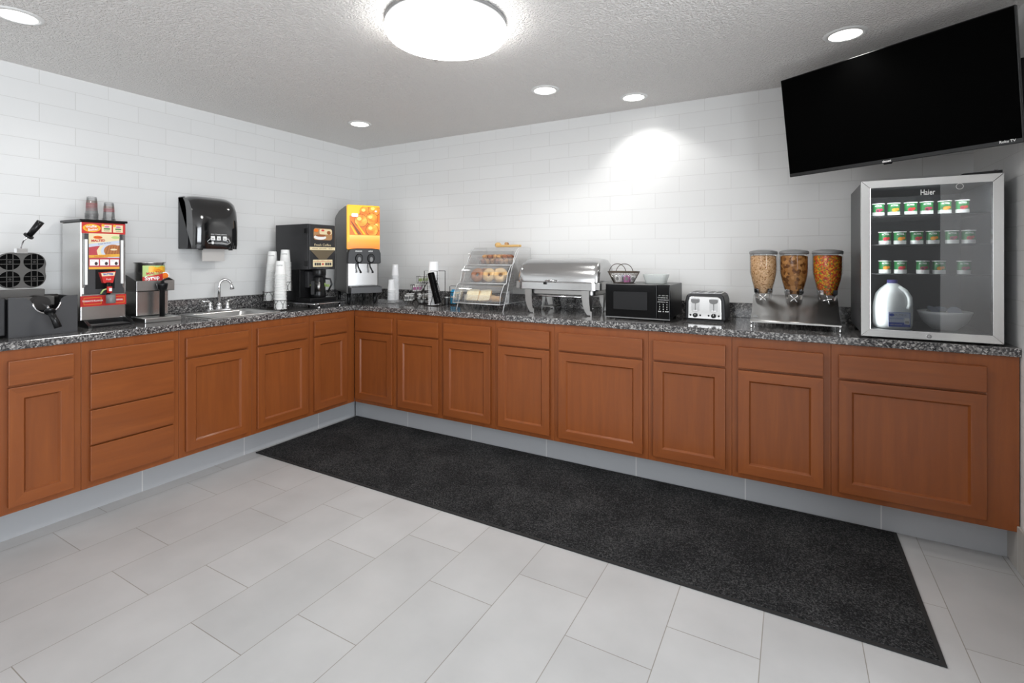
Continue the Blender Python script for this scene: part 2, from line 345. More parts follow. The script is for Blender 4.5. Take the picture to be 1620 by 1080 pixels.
def rrect(x0, x1, z0, z1, r, n=5):
    return arc(x1-r, z1-r, r, 0, 90, n)+arc(x0+r, z1-r, r, 90, 180, n)+arc(x0+r, z0+r, r, 180, 270, n)+arc(x1-r, z0+r, r, 270, 360, n)

# ------------------------------------------------------------------ room
W, H = 4.4035, 2.3133
struct(MB().box(-.1, 6.2, -6.2, .1, -.1, 0, 'floor_tile'), 'floor')
struct(MB().box(-.1, 6.2, -6.2, .1, H, H+.1, 'ceiling_texture'), 'ceiling')
struct(MB().box(-.1, 0, -6.1, .1, 0, H, 'tile_side'), 'wall_left')
struct(MB().box(0, W, 0, .1, 0, H, 'tile_back'), 'wall_back')
struct(MB().box(W, W+.12, -1.85, .1, 0, H, 'tile_side'), 'wall_right')
# the part of the room behind the photographer: a front wall with an unseen wide window added for its fill light, a hallway opening on the right
fw = MB(); fw.box(0, .7, -6.2, -6.1, 0, H, 'wall_paint').box(3.1, 4.4, -6.2, -6.1, 0, H, 'wall_paint').box(.7, 3.1, -6.2, -6.1, 0, .8, 'wall_paint').box(.7, 3.1, -6.2, -6.1, 2.1, H, 'wall_paint')
struct(fw, 'wall_front')
wf = MB(); wf.box(.7, 3.1, -6.13, -6.09, .8, .84, 'white_metal').box(.7, 3.1, -6.13, -6.09, 2.06, 2.1, 'white_metal').box(.7, .74, -6.13, -6.09, .84, 2.06, 'white_metal').box(3.06, 3.1, -6.13, -6.09, .84, 2.06, 'white_metal').box(1.88, 1.92, -6.13, -6.09, .84, 2.06, 'white_metal')
struct(wf, 'added_window_1')  # assumed window frame, added to go with the fill light
struct(MB().box(4.4, 6.2, -6.2, -6.1, 0, H, 'dark_paint'), 'wall_hallway_front')
struct(MB().box(6.1, 6.2, -6.1, .1, 0, H, 'dark_paint'), 'wall_hallway')
struct(MB().box(W+.12, 6.1, 0, .1, 0, H, 'dark_paint'), 'wall_hallway_end')

# ------------------------------------------------------------------ tiled kicks
XL, YB = .587, -.608            # cabinet face planes: left run, back run
struct(MB().box(.485, W-.012, -.5025, -.44, 0, .156, 'kick_back'), 'baseboard_back')
struct(MB().box(.41, .475, -3.3, -.5025, 0, .156, 'kick_left'), 'baseboard_left')
struct(MB().box(W-.012, W, -1.85, -.45, 0, .182, 'kick_right'), 'baseboard_right', bevel=.003)

# ------------------------------------------------------------------ worktop with backsplash and sink cut-out
def slab(xs, ys, keep, z0, z1, m):
    b = MB(); idx = {}
    nx, ny = len(xs), len(ys); v = [(x, y, z) for z in (z0, z1) for x in xs for y in ys]
    I = lambda i, j, k: k*nx*ny+i*ny+j
    K = lambda i, j: 0 <= i < nx-1 and 0 <= j < ny-1 and keep((xs[i]+xs[i+1])/2, (ys[j]+ys[j+1])/2)
    f = []
    for i in range(nx-1):
        for j in range(ny-1):
            if not K(i, j): continue
            f.append((I(i, j, 1), I(i+1, j, 1), I(i+1, j+1, 1), I(i, j+1, 1))); f.append((I(i, j, 0), I(i, j+1, 0), I(i+1, j+1, 0), I(i+1, j, 0)))
            if not K(i-1, j): f.append((I(i, j, 0), I(i, j, 1), I(i, j+1, 1), I(i, j+1, 0)))
            if not K(i+1, j): f.append((I(i+1, j, 0), I(i+1, j+1, 0), I(i+1, j+1, 1), I(i+1, j, 1)))
            if not K(i, j-1): f.append((I(i, j, 0), I(i+1, j, 0), I(i+1, j, 1), I(i, j, 1)))
            if not K(i, j+1): f.append((I(i, j+1, 0), I(i, j+1, 1), I(i+1, j+1, 1), I(i+1, j+1, 0)))
    b.add(v, f, m); return b
SX0, SX1, SY0, SY1 = .155, .505, -1.635, -1.235     # sink hole
wt = thing('worktop', 'speckled dark granite worktop running in an L over the wooden base cabinets', 'worktop', (0, 0, 0))
def keep(x, y):
    if SX0 < x < SX1 and SY0 < y < SY1: return False
    return x < .601 or y > -.622
slab([.001, SX0, SX1, .601, W-.001], [-3.3, SY0, SY1, -.622, -.001], keep, .877, CT, 'granite').build('slab', wt, bevel=.003)
tag(MB().box(.001, .021, -3.3, -.001, CT, 1.0045, 'granite').build('backsplash', bevel=.002), 'low granite backsplash strip along the left wall behind the sink', 'backsplash')
tag(MB().box(.0215, W-.001, -.021, -.001, CT, 1.0045, 'granite').build('backsplash', bevel=.002), 'low granite backsplash strip along the back wall behind the toaster', 'backsplash')

# ------------------------------------------------------------------ base cabinets
def shaker(root, x0, x1, z0, z1, name='door'):
    """five-piece door, front at local y=-.02"""
    fr = .052; b = MB(); a0, a1, c0, c1 = x0+fr, x1-fr, z0+fr, z1-fr
    o_ = [(x0, z0), (x1, z0), (x1, z1), (x0, z1)]; i_ = [(a0, c0), (a1, c0), (a1, c1), (a0, c1)]
    v = [(p[0], y, p[1]) for y in (-.02, 0) for p in o_+i_]
    for k in range(4):
        n_ = (k+1) % 4; mt_ = 'wood_flat' if k % 2 == 0 else 'wood_upright'
        base = len(b.v) if k == 0 else 0
        if k == 0: b.add(v, [], mt_)
        q = b.slot(mt_)
        for f in ((k, n_, 4+n_, 4+k), (8+k, 12+k, 12+n_, 8+n_), (k, 8+k, 8+n_, n_), (4+k, 4+n_, 12+n_, 12+k)): b.f.append(f); b.mi.append(q); b.sm.append(False)
    d = b.build(name, root, bevel=.0025)
    # recessed panel with a sloped moulding
    p = MB(); a0, a1, c0, c1 = x0+fr, x1-fr, z0+fr, z1-fr; q = .007
    p.add([(a0, -.018, c0), (a1, -.018, c0), (a1, -.018, c1), (a0, -.018, c1), (a0+q, -.009, c0+q), (a1-q, -.009, c0+q), (a1-q, -.009, c1-q), (a0+q, -.009, c1-q)],
          [(0, 1, 5, 4), (1, 2, 6, 5), (2, 3, 7, 6), (3, 0, 4, 7), (4, 5, 6, 7)], 'wood_upright')
    p.build('door_panel', d)
def cabinet(label, run, a0, a1, d0, d1, kind='door', filler=0):
    """unit from a0 to a1 along its wall, fronts from d0 to d1"""
    if run == 'back': root = thing('base_cabinet', label, 'cabinet', (a0, YB, 0), 0, 'wooden base cabinets'); dep = .585
    else: root = thing('base_cabinet', label, 'cabinet', (XL, a0, 0), PI/2, 'wooden base cabinets'); dep = .565
    w = a1-a0; x0, x1 = d0-a0, d1-a0
    v = [(x, y, z) for x, y in ((.0006, 0), (w-.0006, 0), (w-.0006, dep), (.0006, dep)) for z in (.156, .876)]+[(x, y, z) for x, y in ((.019, .018), (w-.019, .018), (w-.019, dep-.006), (.019, dep-.006)) for z in (.174, .876)]
    f = [(0, 2, 3, 1), (2, 4, 5, 3), (4, 6, 7, 5), (6, 0, 1, 7), (0, 6, 4, 2), (8, 9, 11, 10), (10, 11, 13, 12), (12, 13, 15, 14), (14, 15, 9, 8), (8, 10, 12, 14), (1, 3, 11, 9), (3, 5, 13, 11), (5, 7, 15, 13), (7, 1, 9, 15)]
    MB().add(v, f, 'wood_upright').build('cabinet_body', root, bevel=.001)
    if kind == 'door':
        MB().box(x0, x1, -.02, 0, .721, .829, 'wood_flat').build('drawer_front', root, bevel=.003)
        shaker(root, x0, x1, .186, .711)
    else:
        for z0, z1 in ((.72, .831), (.545, .713), (.369, .537), (.19, .361)):
            MB().box(x0, x1, -.02, 0, z0, z1, 'wood_flat').build('drawer_front', root, bevel=.003)
    return root
for lab, a0, a1, d0, d1 in (
    ('narrow wooden base cabinet, first right of the inner corner, one drawer over one door', .5875, 1.02, .61, .993),
    ('wooden base cabinet, second right of the corner, below the condiment racks', 1.02, 1.446, 1.048, 1.422),
    ('wooden base cabinet below the clear pastry case', 1.446, 1.884, 1.47, 1.854),
    ('wooden base cabinet below the left half of the steel chafing dish', 1.884, 2.313, 1.914, 2.283),
    ('wide wooden base cabinet below the microwave and right end of the chafing dish', 2.313, 2.886, 2.343, 2.857),
    ('wooden base cabinet below the toaster', 2.886, 3.316, 2.916, 3.286),
    ('wooden base cabinet below the three cereal dispensers', 3.316, 3.748, 3.346, 3.717),
    ('widest wooden base cabinet, below the glass-door fridge beside the right wall', 3.748, 4.40, 3.778, 4.296)):
    cabinet(lab, 'back', a0, a1, d0, d1)
cabinet('wooden base cabinet cut by the left picture edge, below the waffle maker', 'left', -3.02, -2.625, -2.99, -2.655)
cabinet('narrow wooden base cabinet with drawer and door below the waffle maker', 'left', -2.625, -2.335, -2.596, -2.367)
cabinet('wooden base cabinet with a stack of four drawers, below the batter dispenser', 'left', -2.335, -1.895, -2.304, -1.927, 'drawers')
cabinet('wooden base cabinet below the syrup warmer and left half of the sink', 'left', -1.895, -1.463, -1.864, -1.493)
cabinet('wooden base cabinet below the right half of the sink', 'left', -1.463, -1.027, -1.433, -1.055)
cabinet('narrow wooden base cabinet below the coffee machine, last before the inner corner', 'left', -1.027, -.609, -.999, -.699)

# ------------------------------------------------------------------ floor mat
fm = thing('floor_mat', 'long charcoal ribbed entrance mat lying on the grey tile floor', 'mat', (2.26, -.95, .0))
MB().box(-1.735, 1.735, -.42, .42, .001, .009, 'mat_pile').build('pile', fm, bevel=.002)
MB().box(-1.75, 1.75, -.436, -.42, .001, .006, 'rubber').box(-1.75, 1.75, .42, .436, .001, .006, 'rubber').box(-1.75, -1.735, -.42, .42, .001, .006, 'rubber').box(1.735, 1.75, -.42, .42, .001, .006, 'rubber').build('edging', fm)

# ------------------------------------------------------------------ ceiling lights
def spot(parent, energy, size, blend, rot=(0, 0, 0), loc=(0, 0, -.03), rad=.06):
    l = bpy.data.lights.new('bulb', 'SPOT'); l.energy = energy; l.spot_size = R(size); l.spot_blend = blend; l.shadow_soft_size = rad; l.color = (1, .985, .96)
    o = bpy.data.objects.new('bulb', l); C.objects.link(o); o.parent = parent; o.location = loc; o.rotation_euler = rot
def can(x, y, label, e, size=125, blend=.7, tilt=None, aim=(0, 0, 0)):
    t = thing('recessed_light', label, 'ceiling light', (x, y, H), 0, 'recessed ceiling lights')
    MB().lathe([(.068, -.001), (.066, -.007), (.082, -.006), (.088, -.001)], 'white_plastic', n=40, close=False).build('trim_ring', t)
    b = MB(); b.X = rotm(*(tilt or (0, 0, 0))) @ Matrix.Translation((0, 0, -.004)); b.lathe([(.0001, -.003), (.04, -.003), (.064, -.001)], 'lamp_glow', n=32).build('lens', t)
    spot(t, e, size, blend, rot=aim)
can(.703, -.665, 'small round ceiling light nearest the back left corner', 11)
can(2.268, -.655, 'round ceiling light in the middle, between the dome light and back wall', 18)
can(2.705, -.256, 'round ceiling light closest to the back wall, above its bright patch', 8.5, 108, .35, aim=(R(13), R(-5), 0))
can(3.80, -.66, 'round ceiling light just left of the television', 8)
can(.72, -2.60, 'large round ceiling light cut by the top left picture edge', 6)
dl = thing('dome_light', 'large flush round white dome light on the ceiling', 'ceiling light', (2.272, -1.655, H))
MB().lathe([(.255, -.001), (.262, -.008), (.262, -.02), (.25, -.024)], 'grey_plastic', n=56).build('base_ring', dl)
MB().lathe([(.25, -.02), (.262, -.03), (.262, -.055), (.25, -.07), (.2, -.083), (.1, -.092), (.0001, -.094)], 'dome_glow', n=56).build('diffuser', dl)
def area(parent, name, e, sx, sy, loc, rot, col=(1, 1, 1)):
    l = bpy.data.lights.new(name, 'AREA'); l.shape = 'RECTANGLE'; l.size = sx; l.size_y = sy; l.energy = e; l.color = col
    o = bpy.data.objects.new(name, l); C.objects.link(o); o.location = loc; o.rotation_euler = rot
    if parent: o.parent = parent
    return o
l = bpy.data.lights.new('bulb', 'AREA'); l.shape = 'DISK'; l.size = .46; l.energy = 13; l.color = (1, .99, .97)
o = bpy.data.objects.new('bulb', l); C.objects.link(o); o.parent = dl; o.location = (0, 0, -.1)
area(None, 'front_fill', 28, 2.3, 1.2, (1.9, -6.05, 1.45), (R(90), 0, 0), (.93, .96, 1))  # added soft fill from behind the camera, set at the assumed window
area(None, 'hallway_daylight', 200, 3.2, 1.9, (6.0, -4.1, 1.25), (R(90), 0, R(90)), (.9, .95, 1))

# ------------------------------------------------------------------ sink and faucet
sk = thing('sink', 'small stainless steel drop-in sink set in the granite worktop', 'sink', (0, 0, CT))
b = MB()
def ringpts(x0, x1, y0, y1, r, z): return [(p[0], p[1], z) for p in rrect(x0, x1, y0, y1, r, 5)]
rings = [ringpts(.118, .535, -1.672, -1.205, .03, .001), ringpts(.12, .533, -1.67, -1.207, .03, .006), ringpts(.165, .497, -1.63, -1.247, .035, .005),
         ringpts(.17, .492, -1.625, -1.252, .04, -.01), ringpts(.185, .478, -1.61, -1.268, .05, -.145), ringpts(.22, .44, -1.56, -1.31, .05, -.15)]
n = len(rings[0]); vs = [p for q in rings for p in q]; fs = [(k*n+i, k*n+(i+1) % n, (k+1)*n+(i+1) % n, (k+1)*n+i) for k in range(5) for i in range(n)]+[tuple(5*n+i for i in range(n))]
b.add(vs, fs, 'steel_h', True).build('basin', sk)
fa = thing('faucet', 'chrome gooseneck faucet with two lever handles behind the sink', 'faucet', (.142, -1.413, CT+.006), PI/2)
MB().prism(rrect(-.085, .085, -.024, .024, .02), 0, .012, 'chrome', 'z').build('base_plate', fa, bevel=.003)
pts = [(0, 0, .012), (0, 0, .17)]+[(.036-.036*math.cos(R(a)), -.0-.012*(1-math.cos(R(a))), .17+.045*math.sin(R(a))) for a in range(15, 166, 15)]
b = MB().lathe([(.022, .012), (.018, .02), (.014, .035), (.018, .04), (.012, .05)], 'chrome'); b.tube(pts, .0085, 'chrome', 12)
b.X = Matrix.Translation(pts[-1]) @ rotm(0, R(-12), 0); b.lathe([(.0095, .01), (.011, -.015), (.015, -.034), (.013, -.036)], 'chrome'); b.build('spout', fa)
for s in (-1, 1):
    b = MB().lathe([(.02, .012), (.017, .02), (.013, .03), (.017, .036), (.013, .044), (.009, .05), (.009, .062)], 'chrome', c=(s*.06, 0, 0))
    b.tube([(s*.06, 0, .06), (s*.068, -.002, .068), (s*.085, -.004, .070), (s*.115, -.006, .073)], [.008, .007, .0055, .0065], 'chrome', 10).build('lever_handle', fa)

# ------------------------------------------------------------------ paper towel dispenser
td = thing('towel_dispenser', 'black paper towel dispenser with smoked cover on the left wall above the sink', 'dispenser', (.002, -1.455, 1.345), PI/2)
side = [(0, 0), (-.2, 0), (-.208, .03), (-.21, .12), (-.207, .2), (-.195, .27), (-.165, .325), (-.12, .352), (-.06, .36), (0, .36)]
MB().prism([(p[0]*.52 if p[0] < -.1 else p[0], p[1]*.97) for p in side], -.15, .147, 'black_satin', 'x').build('housing', td, bevel=.004)
rows = []
for k in range(21):
    x = -.15+.3*k/20; e = 1-abs(x/.15)**5*.16
    rows.append([(x, min(y*e, -.09) if y < -.09 else y, z*(1-.05*abs(x/.15)**4)) for y, z in side[1:]])
b = MB().grid(rows, 'smoke')
b.add(rows[0], [tuple(range(9))], 'smoke'); b.add(rows[-1], [tuple(range(8, -1, -1))], 'smoke'); cov = b.build('cover', td)
b = MB(); yy = -.2125
for i, cx in enumerate((-.04, .0, .04)):
    b.prism(rrect(cx-.013, cx+.013, .058, .086, .004), yy, yy+.002, 'print_white'); b.prism([(cx-.007, .07), (cx+.006, .07), (cx, .063)], yy-.0006, yy, 'print_dark')
b.tube([(-.055, yy, .068), (-.075, yy, .05), (-.07, yy, .038), (-.03, yy, .04), (.02, yy, .042), (.06, yy, .034), (.078, yy, .044), (.07, yy, .062), (.056, yy, .07)], .0016, 'print_white', 6)
b.prism(rrect(-.048, -.034, .032, .05, .003), yy, yy+.002, 'print_white'); b.text('PULL TOWEL DOWN', .011, 0, .097, yy+.001, 'print_white'); b.build('instruction_print', cov)
MB().box(-.075, .075, -.148, -.146, -.082, .01, 'towel_paper').build('paper_towel', td)
for s in (-1, 1): MB().box(s*.1-.008, s*.1+.008, -.19, -.165, -.008, .001, 'black_plastic').build('key_tab', td)

# ------------------------------------------------------------------ waffle maker
wm = thing('waffle_maker', 'black flip waffle maker standing open with four round grids, cut by left edge', 'waffle maker', (.47, -2.433, CT), PI/2)
# local x = world y + 2.433, local y = .47 - world x
notch = [(.062, .168)]+arc(.008, .165, .052, 350, 190, 12, .062)+[(-.05, .168)]
pan = [(-.126, .0), (.126, 0), (.126, .186), (.09, .184), (.072, .178)]+notch+[(-.062, .178), (-.08, .185), (-.126, .187)]
MB().prism(pan, 0, .008, 'charcoal').build('front_panel', wm, bevel=.001)
MB().box(-.126, .126, .008, .36, 0, .03, 'black_satin').box(.118, .126, .008, .3, .03, .18, 'black_satin').box(-.126, -.118, .008, .3, .03, .18, 'black_satin').box(-.126, .126, .29, .298, .03, .18, 'black_satin').build('base_housing', wm, bevel=.002)
MB().box(-.36, -.132, .012, .34, .012, .185, 'black_satin').box(-.34, -.15, .03, .32, 0, .012, 'rubber').build('control_box', wm, bevel=.006)
b = MB(); b.tube([(x, -.001, z) for x, z in notch[1:-1]], .004, 'chrome', 8).build('notch_trim', wm)
MB().cyl((.005, .05, .15), .034, .23, 'iron', axis='y').build('pivot_drum', wm)
MB().box(-.12, .07, .1, .26, .135, .18, 'iron_frame').cyl((-.02, .17, .172), .014, .125, 'iron', axis='x').box(-.125, .05, .155, .2, .165, .215, 'iron_frame').build('hinge_block', wm, bevel=.004)
g = thing('x', '', '', (0, 0, 0)); bpy.data.objects.remove(g)
cx0, cz0 = -.032, .308
out = []
for a in range(0, 360, 6):
    c_, s_ = math.cos(R(a)), math.sin(R(a)); k = 1/((abs(c_)**3.4+abs(s_)**3.4)**(1/3.4)); w_ = 1-.05*math.exp(-((abs(c_)-.995)/.03)**2)-.04*math.exp(-((abs(s_)-.995)/.03)**2)
    out.append((cx0+.093*c_*k*w_, cz0+.0885*s_*k*w_))
gp = MB().prism(out, .17, .195, 'iron_frame').build('grid_plate', wm, bevel=.003)
for dx in (-1, 1):
    for dz in (-1, 1):
        qx, qz = cx0+dx*.0445, cz0+dz*.042; b = MB(); b.disc(qx, qz, .039, .170, 'groove', n=32, th=.001)
        for k in (-.65, .65):
            hw = math.sqrt(max(.0384**2-(k*.017)**2, 0))
            b.box(qx-hw, qx+hw, .164, .169, qz+k*.017-.0012, qz+k*.017+.0012, 'grid_line'); b.box(qx+k*.017-.0012, qx+k*.017+.0012, .164, .169, qz-hw, qz+hw, 'grid_line')
        b.cyl((qx, .164, qz), .006, .004, 'iron', axis='y', n=12); b.build('waffle_grid', gp)
b = MB().tube([(cx0, .182, .395), (cx0, .182, .43), (cx0+.004, .165, .455), (cx0+.02, .145, .478)], .0045, 'chrome'); b.box(cx0-.02, cx0+.02, .165, .2, .392, .415, 'chrome'); hd = b.build('handle_rod', wm)
b = MB(); b.tube([(cx0+.016, .15, .474), (cx0+.02, .146, .480)], .021, 'black_plastic', 20); b.tube([(cx0+.02, .146, .48), (cx0+.034, .13, .51), (cx0+.052, .112, .548)], [.0125, .014, .0155], 'black_plastic', 16).build('handle_grip', hd)
b = MB().tube([(.005, .03, .145), (.0, -.035, .138), (-.008, -.085, .118)], .005, 'chrome'); hd = b.build('handle_rod', wm)
b = MB(); b.tube([(-.006, -.082, .12), (-.0075, -.087, .115)], .021, 'black_plastic', 20); b.tube([(-.0075, -.087, .116), (.004, -.1, .082), (.014, -.112, .042)], [.0125, .0135, .015], 'black_plastic', 16).build('handle_grip', hd)

# ------------------------------------------------------------------ batter dispenser
bd = thing('batter_dispenser', 'tall steel waffle batter dispenser with red and yellow graphics and a spigot', 'dispenser', (.28, -2.1245, CT), PI/2)
MB().box(-.1045, .1045, 0, .23, .03, .565, 'steel').build('housing', bd, bevel=.006)
MB().box(-.11, .11, -.008, .24, .565, .578, 'black_plastic').build('lid', bd, bevel=.003)
b = MB(); b.box(-.1, .1, -.0015, 0, .503, .561, 'red'); b.disc(-.055, .532, .04, -.0015, 'yellow', .022); b.disc(-.055, .53, .03, -.002, 'orange', .014)
b.text('Waffle', .018, -.058, .539, -.003, 'print_white', tilt=.12, bold=.0004); b.text('Batter', .018, -.05, .524, -.003, 'print_white', tilt=.12, bold=.0004)
for cx in (.013, .066):
    b.box(cx-.024, cx+.022, -.0022, -.0015, .512, .553, 'cream'); b.disc(cx-.018, .549, .007, -.0022, 'yellow'); b.box(cx-.014, cx+.014, -.0028, -.0022, .527, .534, 'green'); b.disc(cx, .542, .012, -.0022, 'pink_packet', .005); b.text('BLEND', .008, cx, .519, -.0022, 'print_dark')
b.build('banner', bd)
wp = [(-.088, .5), (.086, .5), (.086, .21), (.094, .195), (.094, .172), (-.096, .172), (-.096, .2), (-.086, .215)]
MB().prism(wp, -.004, -.0005, 'charcoal').build('recess_panel', bd, bevel=.001)
for x_ in (-.088, .076): MB().box(x_, x_+.012, -.012, -.002, .225, .47, 'white_metal').build('side_rail', bd, bevel=.002)
MB().box(-.1, -.09, -.006, -.001, .175, .21, 'white_metal').build('sight_gauge', bd, bevel=.002)
b = MB(); y = -.006; b.box(-.07, .07, y, -.004, .308, .503, 'cream'); b.prism([(-.07, .445), (.07, .468), (.07, .452), (-.07, .428)], y-.001, y, 'pale_blue')
b.prism([(-.07, .427), (-.02, .437), (-.035, .41), (-.03, .385), (-.07, .385)], y-.0008, y, 'poster_red'); b.prism([(-.03, .37), (.07, .37), (.07, .45), (.0, .44), (-.03, .42)], y-.0007, y, 'cream')
b.prism(arc(.035, .408, .052, 70, 250, 14, .04)+[(.07, .37), (.07, .448)], y-.0012, y, 'pale_blue'); b.prism(arc(.04, .41, .043, 60, 270, 14, .034)+[(.07, .376), (.07, .442)], y-.002, y, 'waffle_brown')
for k in range(5): b.prism([(.003+.014*k, .386), (.006+.014*k, .386), (.02+.012*k, .436), (.017+.012*k, .436)], y-.0024, y, 'waffle_dark')
b.disc(.042, .416, .016, y-.0024, 'cream', .005); b.disc(-.03, .482, .02, y, 'orange', .009); b.text('Golden', .012, -.028, .482, y-.0008, 'red', bold=.0003); b.text('MALTED', .0165, -.028, .464, y-.0006, 'red', tilt=.06, bold=.0006); b.disc(.052, .484, .02, y, 'light_green', .008)
b.text('Simply the finest', .009, .0, .45, y-.001, 'print_dark', tilt=.16)
b.prism([(-.07, .384), (.07, .392), (.07, .377), (-.07, .37)], y-.0026, y, 'mustard'); b.text('Fresh Baked Waffles', .009, -.01, .38, y-.0028, 'red', tilt=.05)
b.box(-.07, .07, y-.001, y, .316, .372, 'poster_red'); b.box(-.07, .07, y-.0012, y, .308, .32, 'mustard')
for cx in (-.046, 0, .046):
    b.box(cx-.02, cx+.02, y-.002, y, .328, .361, 'print_white'); b.disc(cx+.008, .339, .007, y-.002, 'print_dark', .009); b.text('Pour', .008, cx-.006, .354, y-.002, 'print_grey')
b.build('poster', bd)
b = MB(); b.box(-.04, .048, -.006, -.003, .2, .305, 'black_plastic'); b.prism([(-.028, .29), (.044, .296), (.03, .232), (-.012, .232)], -.03, -.004, 'red')
b.prism([(-.024, .286), (.04, .291), (.037, .272), (-.02, .269)], -.0308, -.03, 'cream'); b.text('BATTER', .013, .008, .2795, -.0312, 'blue', bold=.0005); b.text('Push', .012, .01, .252, -.0302, 'print_white'); b.build('valve_badge', bd, bevel=0)
b = MB(); b.lathe([(.01, .155), (.01, .235)], 'black_plastic', c=(.008, -.03, 0)); b.cyl((.008, -.045, .178), .012, .035, 'red'); b.box(.002, .014, -.058, -.056, .188, .205, 'print_white'); b.tube([(-.004, -.04, .2), (-.02, -.045, .195), (-.03, -.04, .175)], .004, 'light_green', 8)
b.build('spigot', bd)
MB().lathe([(.02, .122), (.022, .124), (.021, .168), (.014, .17)], 'grey_plastic', c=(.012, -.05, 0)).build('spigot_cup', bd)
b = MB(); b.box(-.1045, .1045, -.0015, .0, .107, .165, 'red')
for x0, x1 in ((-.09, -.012), (.02, .095)):
    b.box(x0, x1, -.0022, -.0015, .153, .1545, 'yellow').box(x0, x1, -.0022, -.0015, .1175, .119, 'yellow').box(x0, x0+.0015, -.0022, -.0015, .1175, .1545, 'yellow').box(x1-.0015, x1, -.0022, -.0015, .1175, .1545, 'yellow')
b.text("TODAY'S FLAVOR", .0115, -.051, .136, -.0022, 'print_white', bold=.0003); b.text('ORIGINAL', .0115, .062, .136, -.0022, 'print_white', bold=.0003); b.build('flavor_strip', bd)
b = MB(); b.prism([(0.0, .0), (-.0, .034), (-.03, .04), (-.095, .012), (-.098, .0)], -.105, -.09, 'black_plastic', 'x').prism([(0.0, .0), (-.0, .034), (-.03, .04), (-.095, .012), (-.098, .0)], .09, .105, 'black_plastic', 'x').box(-.09, .09, -.098, 0, .0, .01, 'black_plastic').box(-.1, .1, 0, .22, .0, .03, 'black_plastic')
for k in range(7): b.box(-.085, .085, -.09+k*.012, -.084+k*.012, .01, .013, 'black_satin')
b.build('drip_tray', bd, bevel=.001)

# clear cups on top of the batter dispenser
def cup_mesh(r0, r1, h, m, prints=None, lip=.002, n=22, body=.0018):
    """upside-down cup: rim (r0) down at z=0, base (r1) up"""
    b = MB().lathe([(r0-.004, .0), (r0+lip*.6, 0), (r0+lip, .002), (r0+lip*.6, .0045), (r0-body, .0052), (r1+.001, h-.004), (r1, h-.0005), (r1-.004, h), (.0001, h-.002)], m, n=n, close=False)
    if prints: prints(b)
    return b
def cupstack(proto, x, y, z, n, pitch, lab_top, lab, group, jit=.0006, lean=(0, 0)):
    for k in range(n):
        p = (x+random.uniform(-jit, jit)+lean[0]*k, y+random.uniform(-jit, jit)+lean[1]*k, z+k*pitch)
        l_ = lab_top if k == n-1 else lab
        if k == 0 and not proto.get('used'):
            proto['used'] = 1; proto.location = p; proto['label'] = l_; proto['group'] = group
        else:
            c = dup(proto, p, l_, group); 
        rz = random.uniform(-.25, .25)
        (proto if k == 0 and proto.get('used') == 1 and tuple(proto.location) == tuple(Vector(p)) else c).rotation_euler = (0, 0, rz)
def pr(b):
    b.lathe([(.0264, .058), (.0263, .060)], 'poster_red', n=22, close=False); b.lathe([(.0256, .072), (.0255, .0735)], 'waffle_dark', n=22, close=False)
cc = cup_mesh(.030, .0215, .098, 'clear_cup', pr).build('plastic_cup'); tag(cc, '', 'cup')
cupstack(cc, .15, -2.131, 1.4925, 6, .0075, 'top clear plastic cup of the taller upside-down stack on the batter dispenser', 'clear plastic cup nested in the taller stack on the batter dispenser', 'clear cups in the taller stack')
cupstack(dup(cc, (0, 0, 0)), .15, -2.05, 1.4925, 3, .0065, 'top clear plastic cup of the shorter upside-down stack on the batter dispenser', 'clear plastic cup nested in the shorter stack on the batter dispenser', 'clear cups in the shorter stack')

# ------------------------------------------------------------------ syrup warmer
sw = thing('syrup_warmer', 'small steel syrup warmer with a labelled pot and black pump tap', 'syrup dispenser', (.27, -1.88, CT), PI/2)
MB().box(-.085, .085, 0, .13, .03, .175, 'steel').build('body', sw, bevel=.004)
MB().box(-.1, .09, -.135, .02, .0, .026, 'steel_h').box(-.1, .09, .02, .16, 0, .03, 'black_satin').build('base_tray', sw, bevel=.003)
b = MB(); b.box(-.1, .1, -.04, -.036, .175, .236, 'steel_h').box(-.1, .1, -.04, .14, .175, .18, 'steel_h'); b.prism([(-.036, .18), (-.036, .236), (.14, .285), (.14, .18)], .097, .1, 'steel_dark', 'x'); b.prism([(-.036, .18), (-.036, .236), (.14, .285), (.14, .18)], -.1, -.097, 'steel_dark', 'x'); b.build('shelf', sw, bevel=.001)
pot = MB().lathe([(.0001, .182), (.072, .182), (.074, .19), (.074, .335), (.08, .34), (.08, .344), (.076, .344), (.07, .336), (.07, .3), (.0001, .3)], 'steel', c=(.008, .05, 0), n=36).build('pot', sw)
b = MB(); cx, cy, rr = .008, .05, .0748
def onpot(x, z, e=0): a = (x-cx)/rr; return (cx+(rr+e)*math.sin(a), cy-(rr+e)*math.cos(a), z)
def curved(x0, x1, z0, z1, m, e=.0005, zf=lambda x: 0):
    rows = [[onpot(x0+(x1-x0)*i/10, z0+zf(x0+(x1-x0)*i/10), e) for i in range(11)], [onpot(x0+(x1-x0)*i/10, z1, e) for i in range(11)]]; b.grid(rows, m)
b.grid([[onpot(-.06+.145*i/12, .232, .0005) for i in range(13)], [onpot(-.06+.145*i/12, .325, .0005) for i in range(13)]], 'light_green')
b.grid([[onpot(-.03+.11*i/12, .285, .001) for i in range(13)], [onpot(-.03+.11*i/12, .318+.004*math.sin(i), .001) for i in range(13)]], 'yellow')
b.grid([[onpot(-.06+.145*i/12, .232, .0012) for i in range(13)], [onpot(-.06+.145*i/12, .258+.0022*i, .0012) for i in range(13)]], 'red')
def ptext(t, size, cxx, cz, m, e, tilt=.12, bold=.0004):
    q = MB(); q.text(t, size, cxx, cz, 0, m, tilt=tilt, bold=bold); b.add([onpot(p[0], p[2], e) for p in q.v], q.f, m)
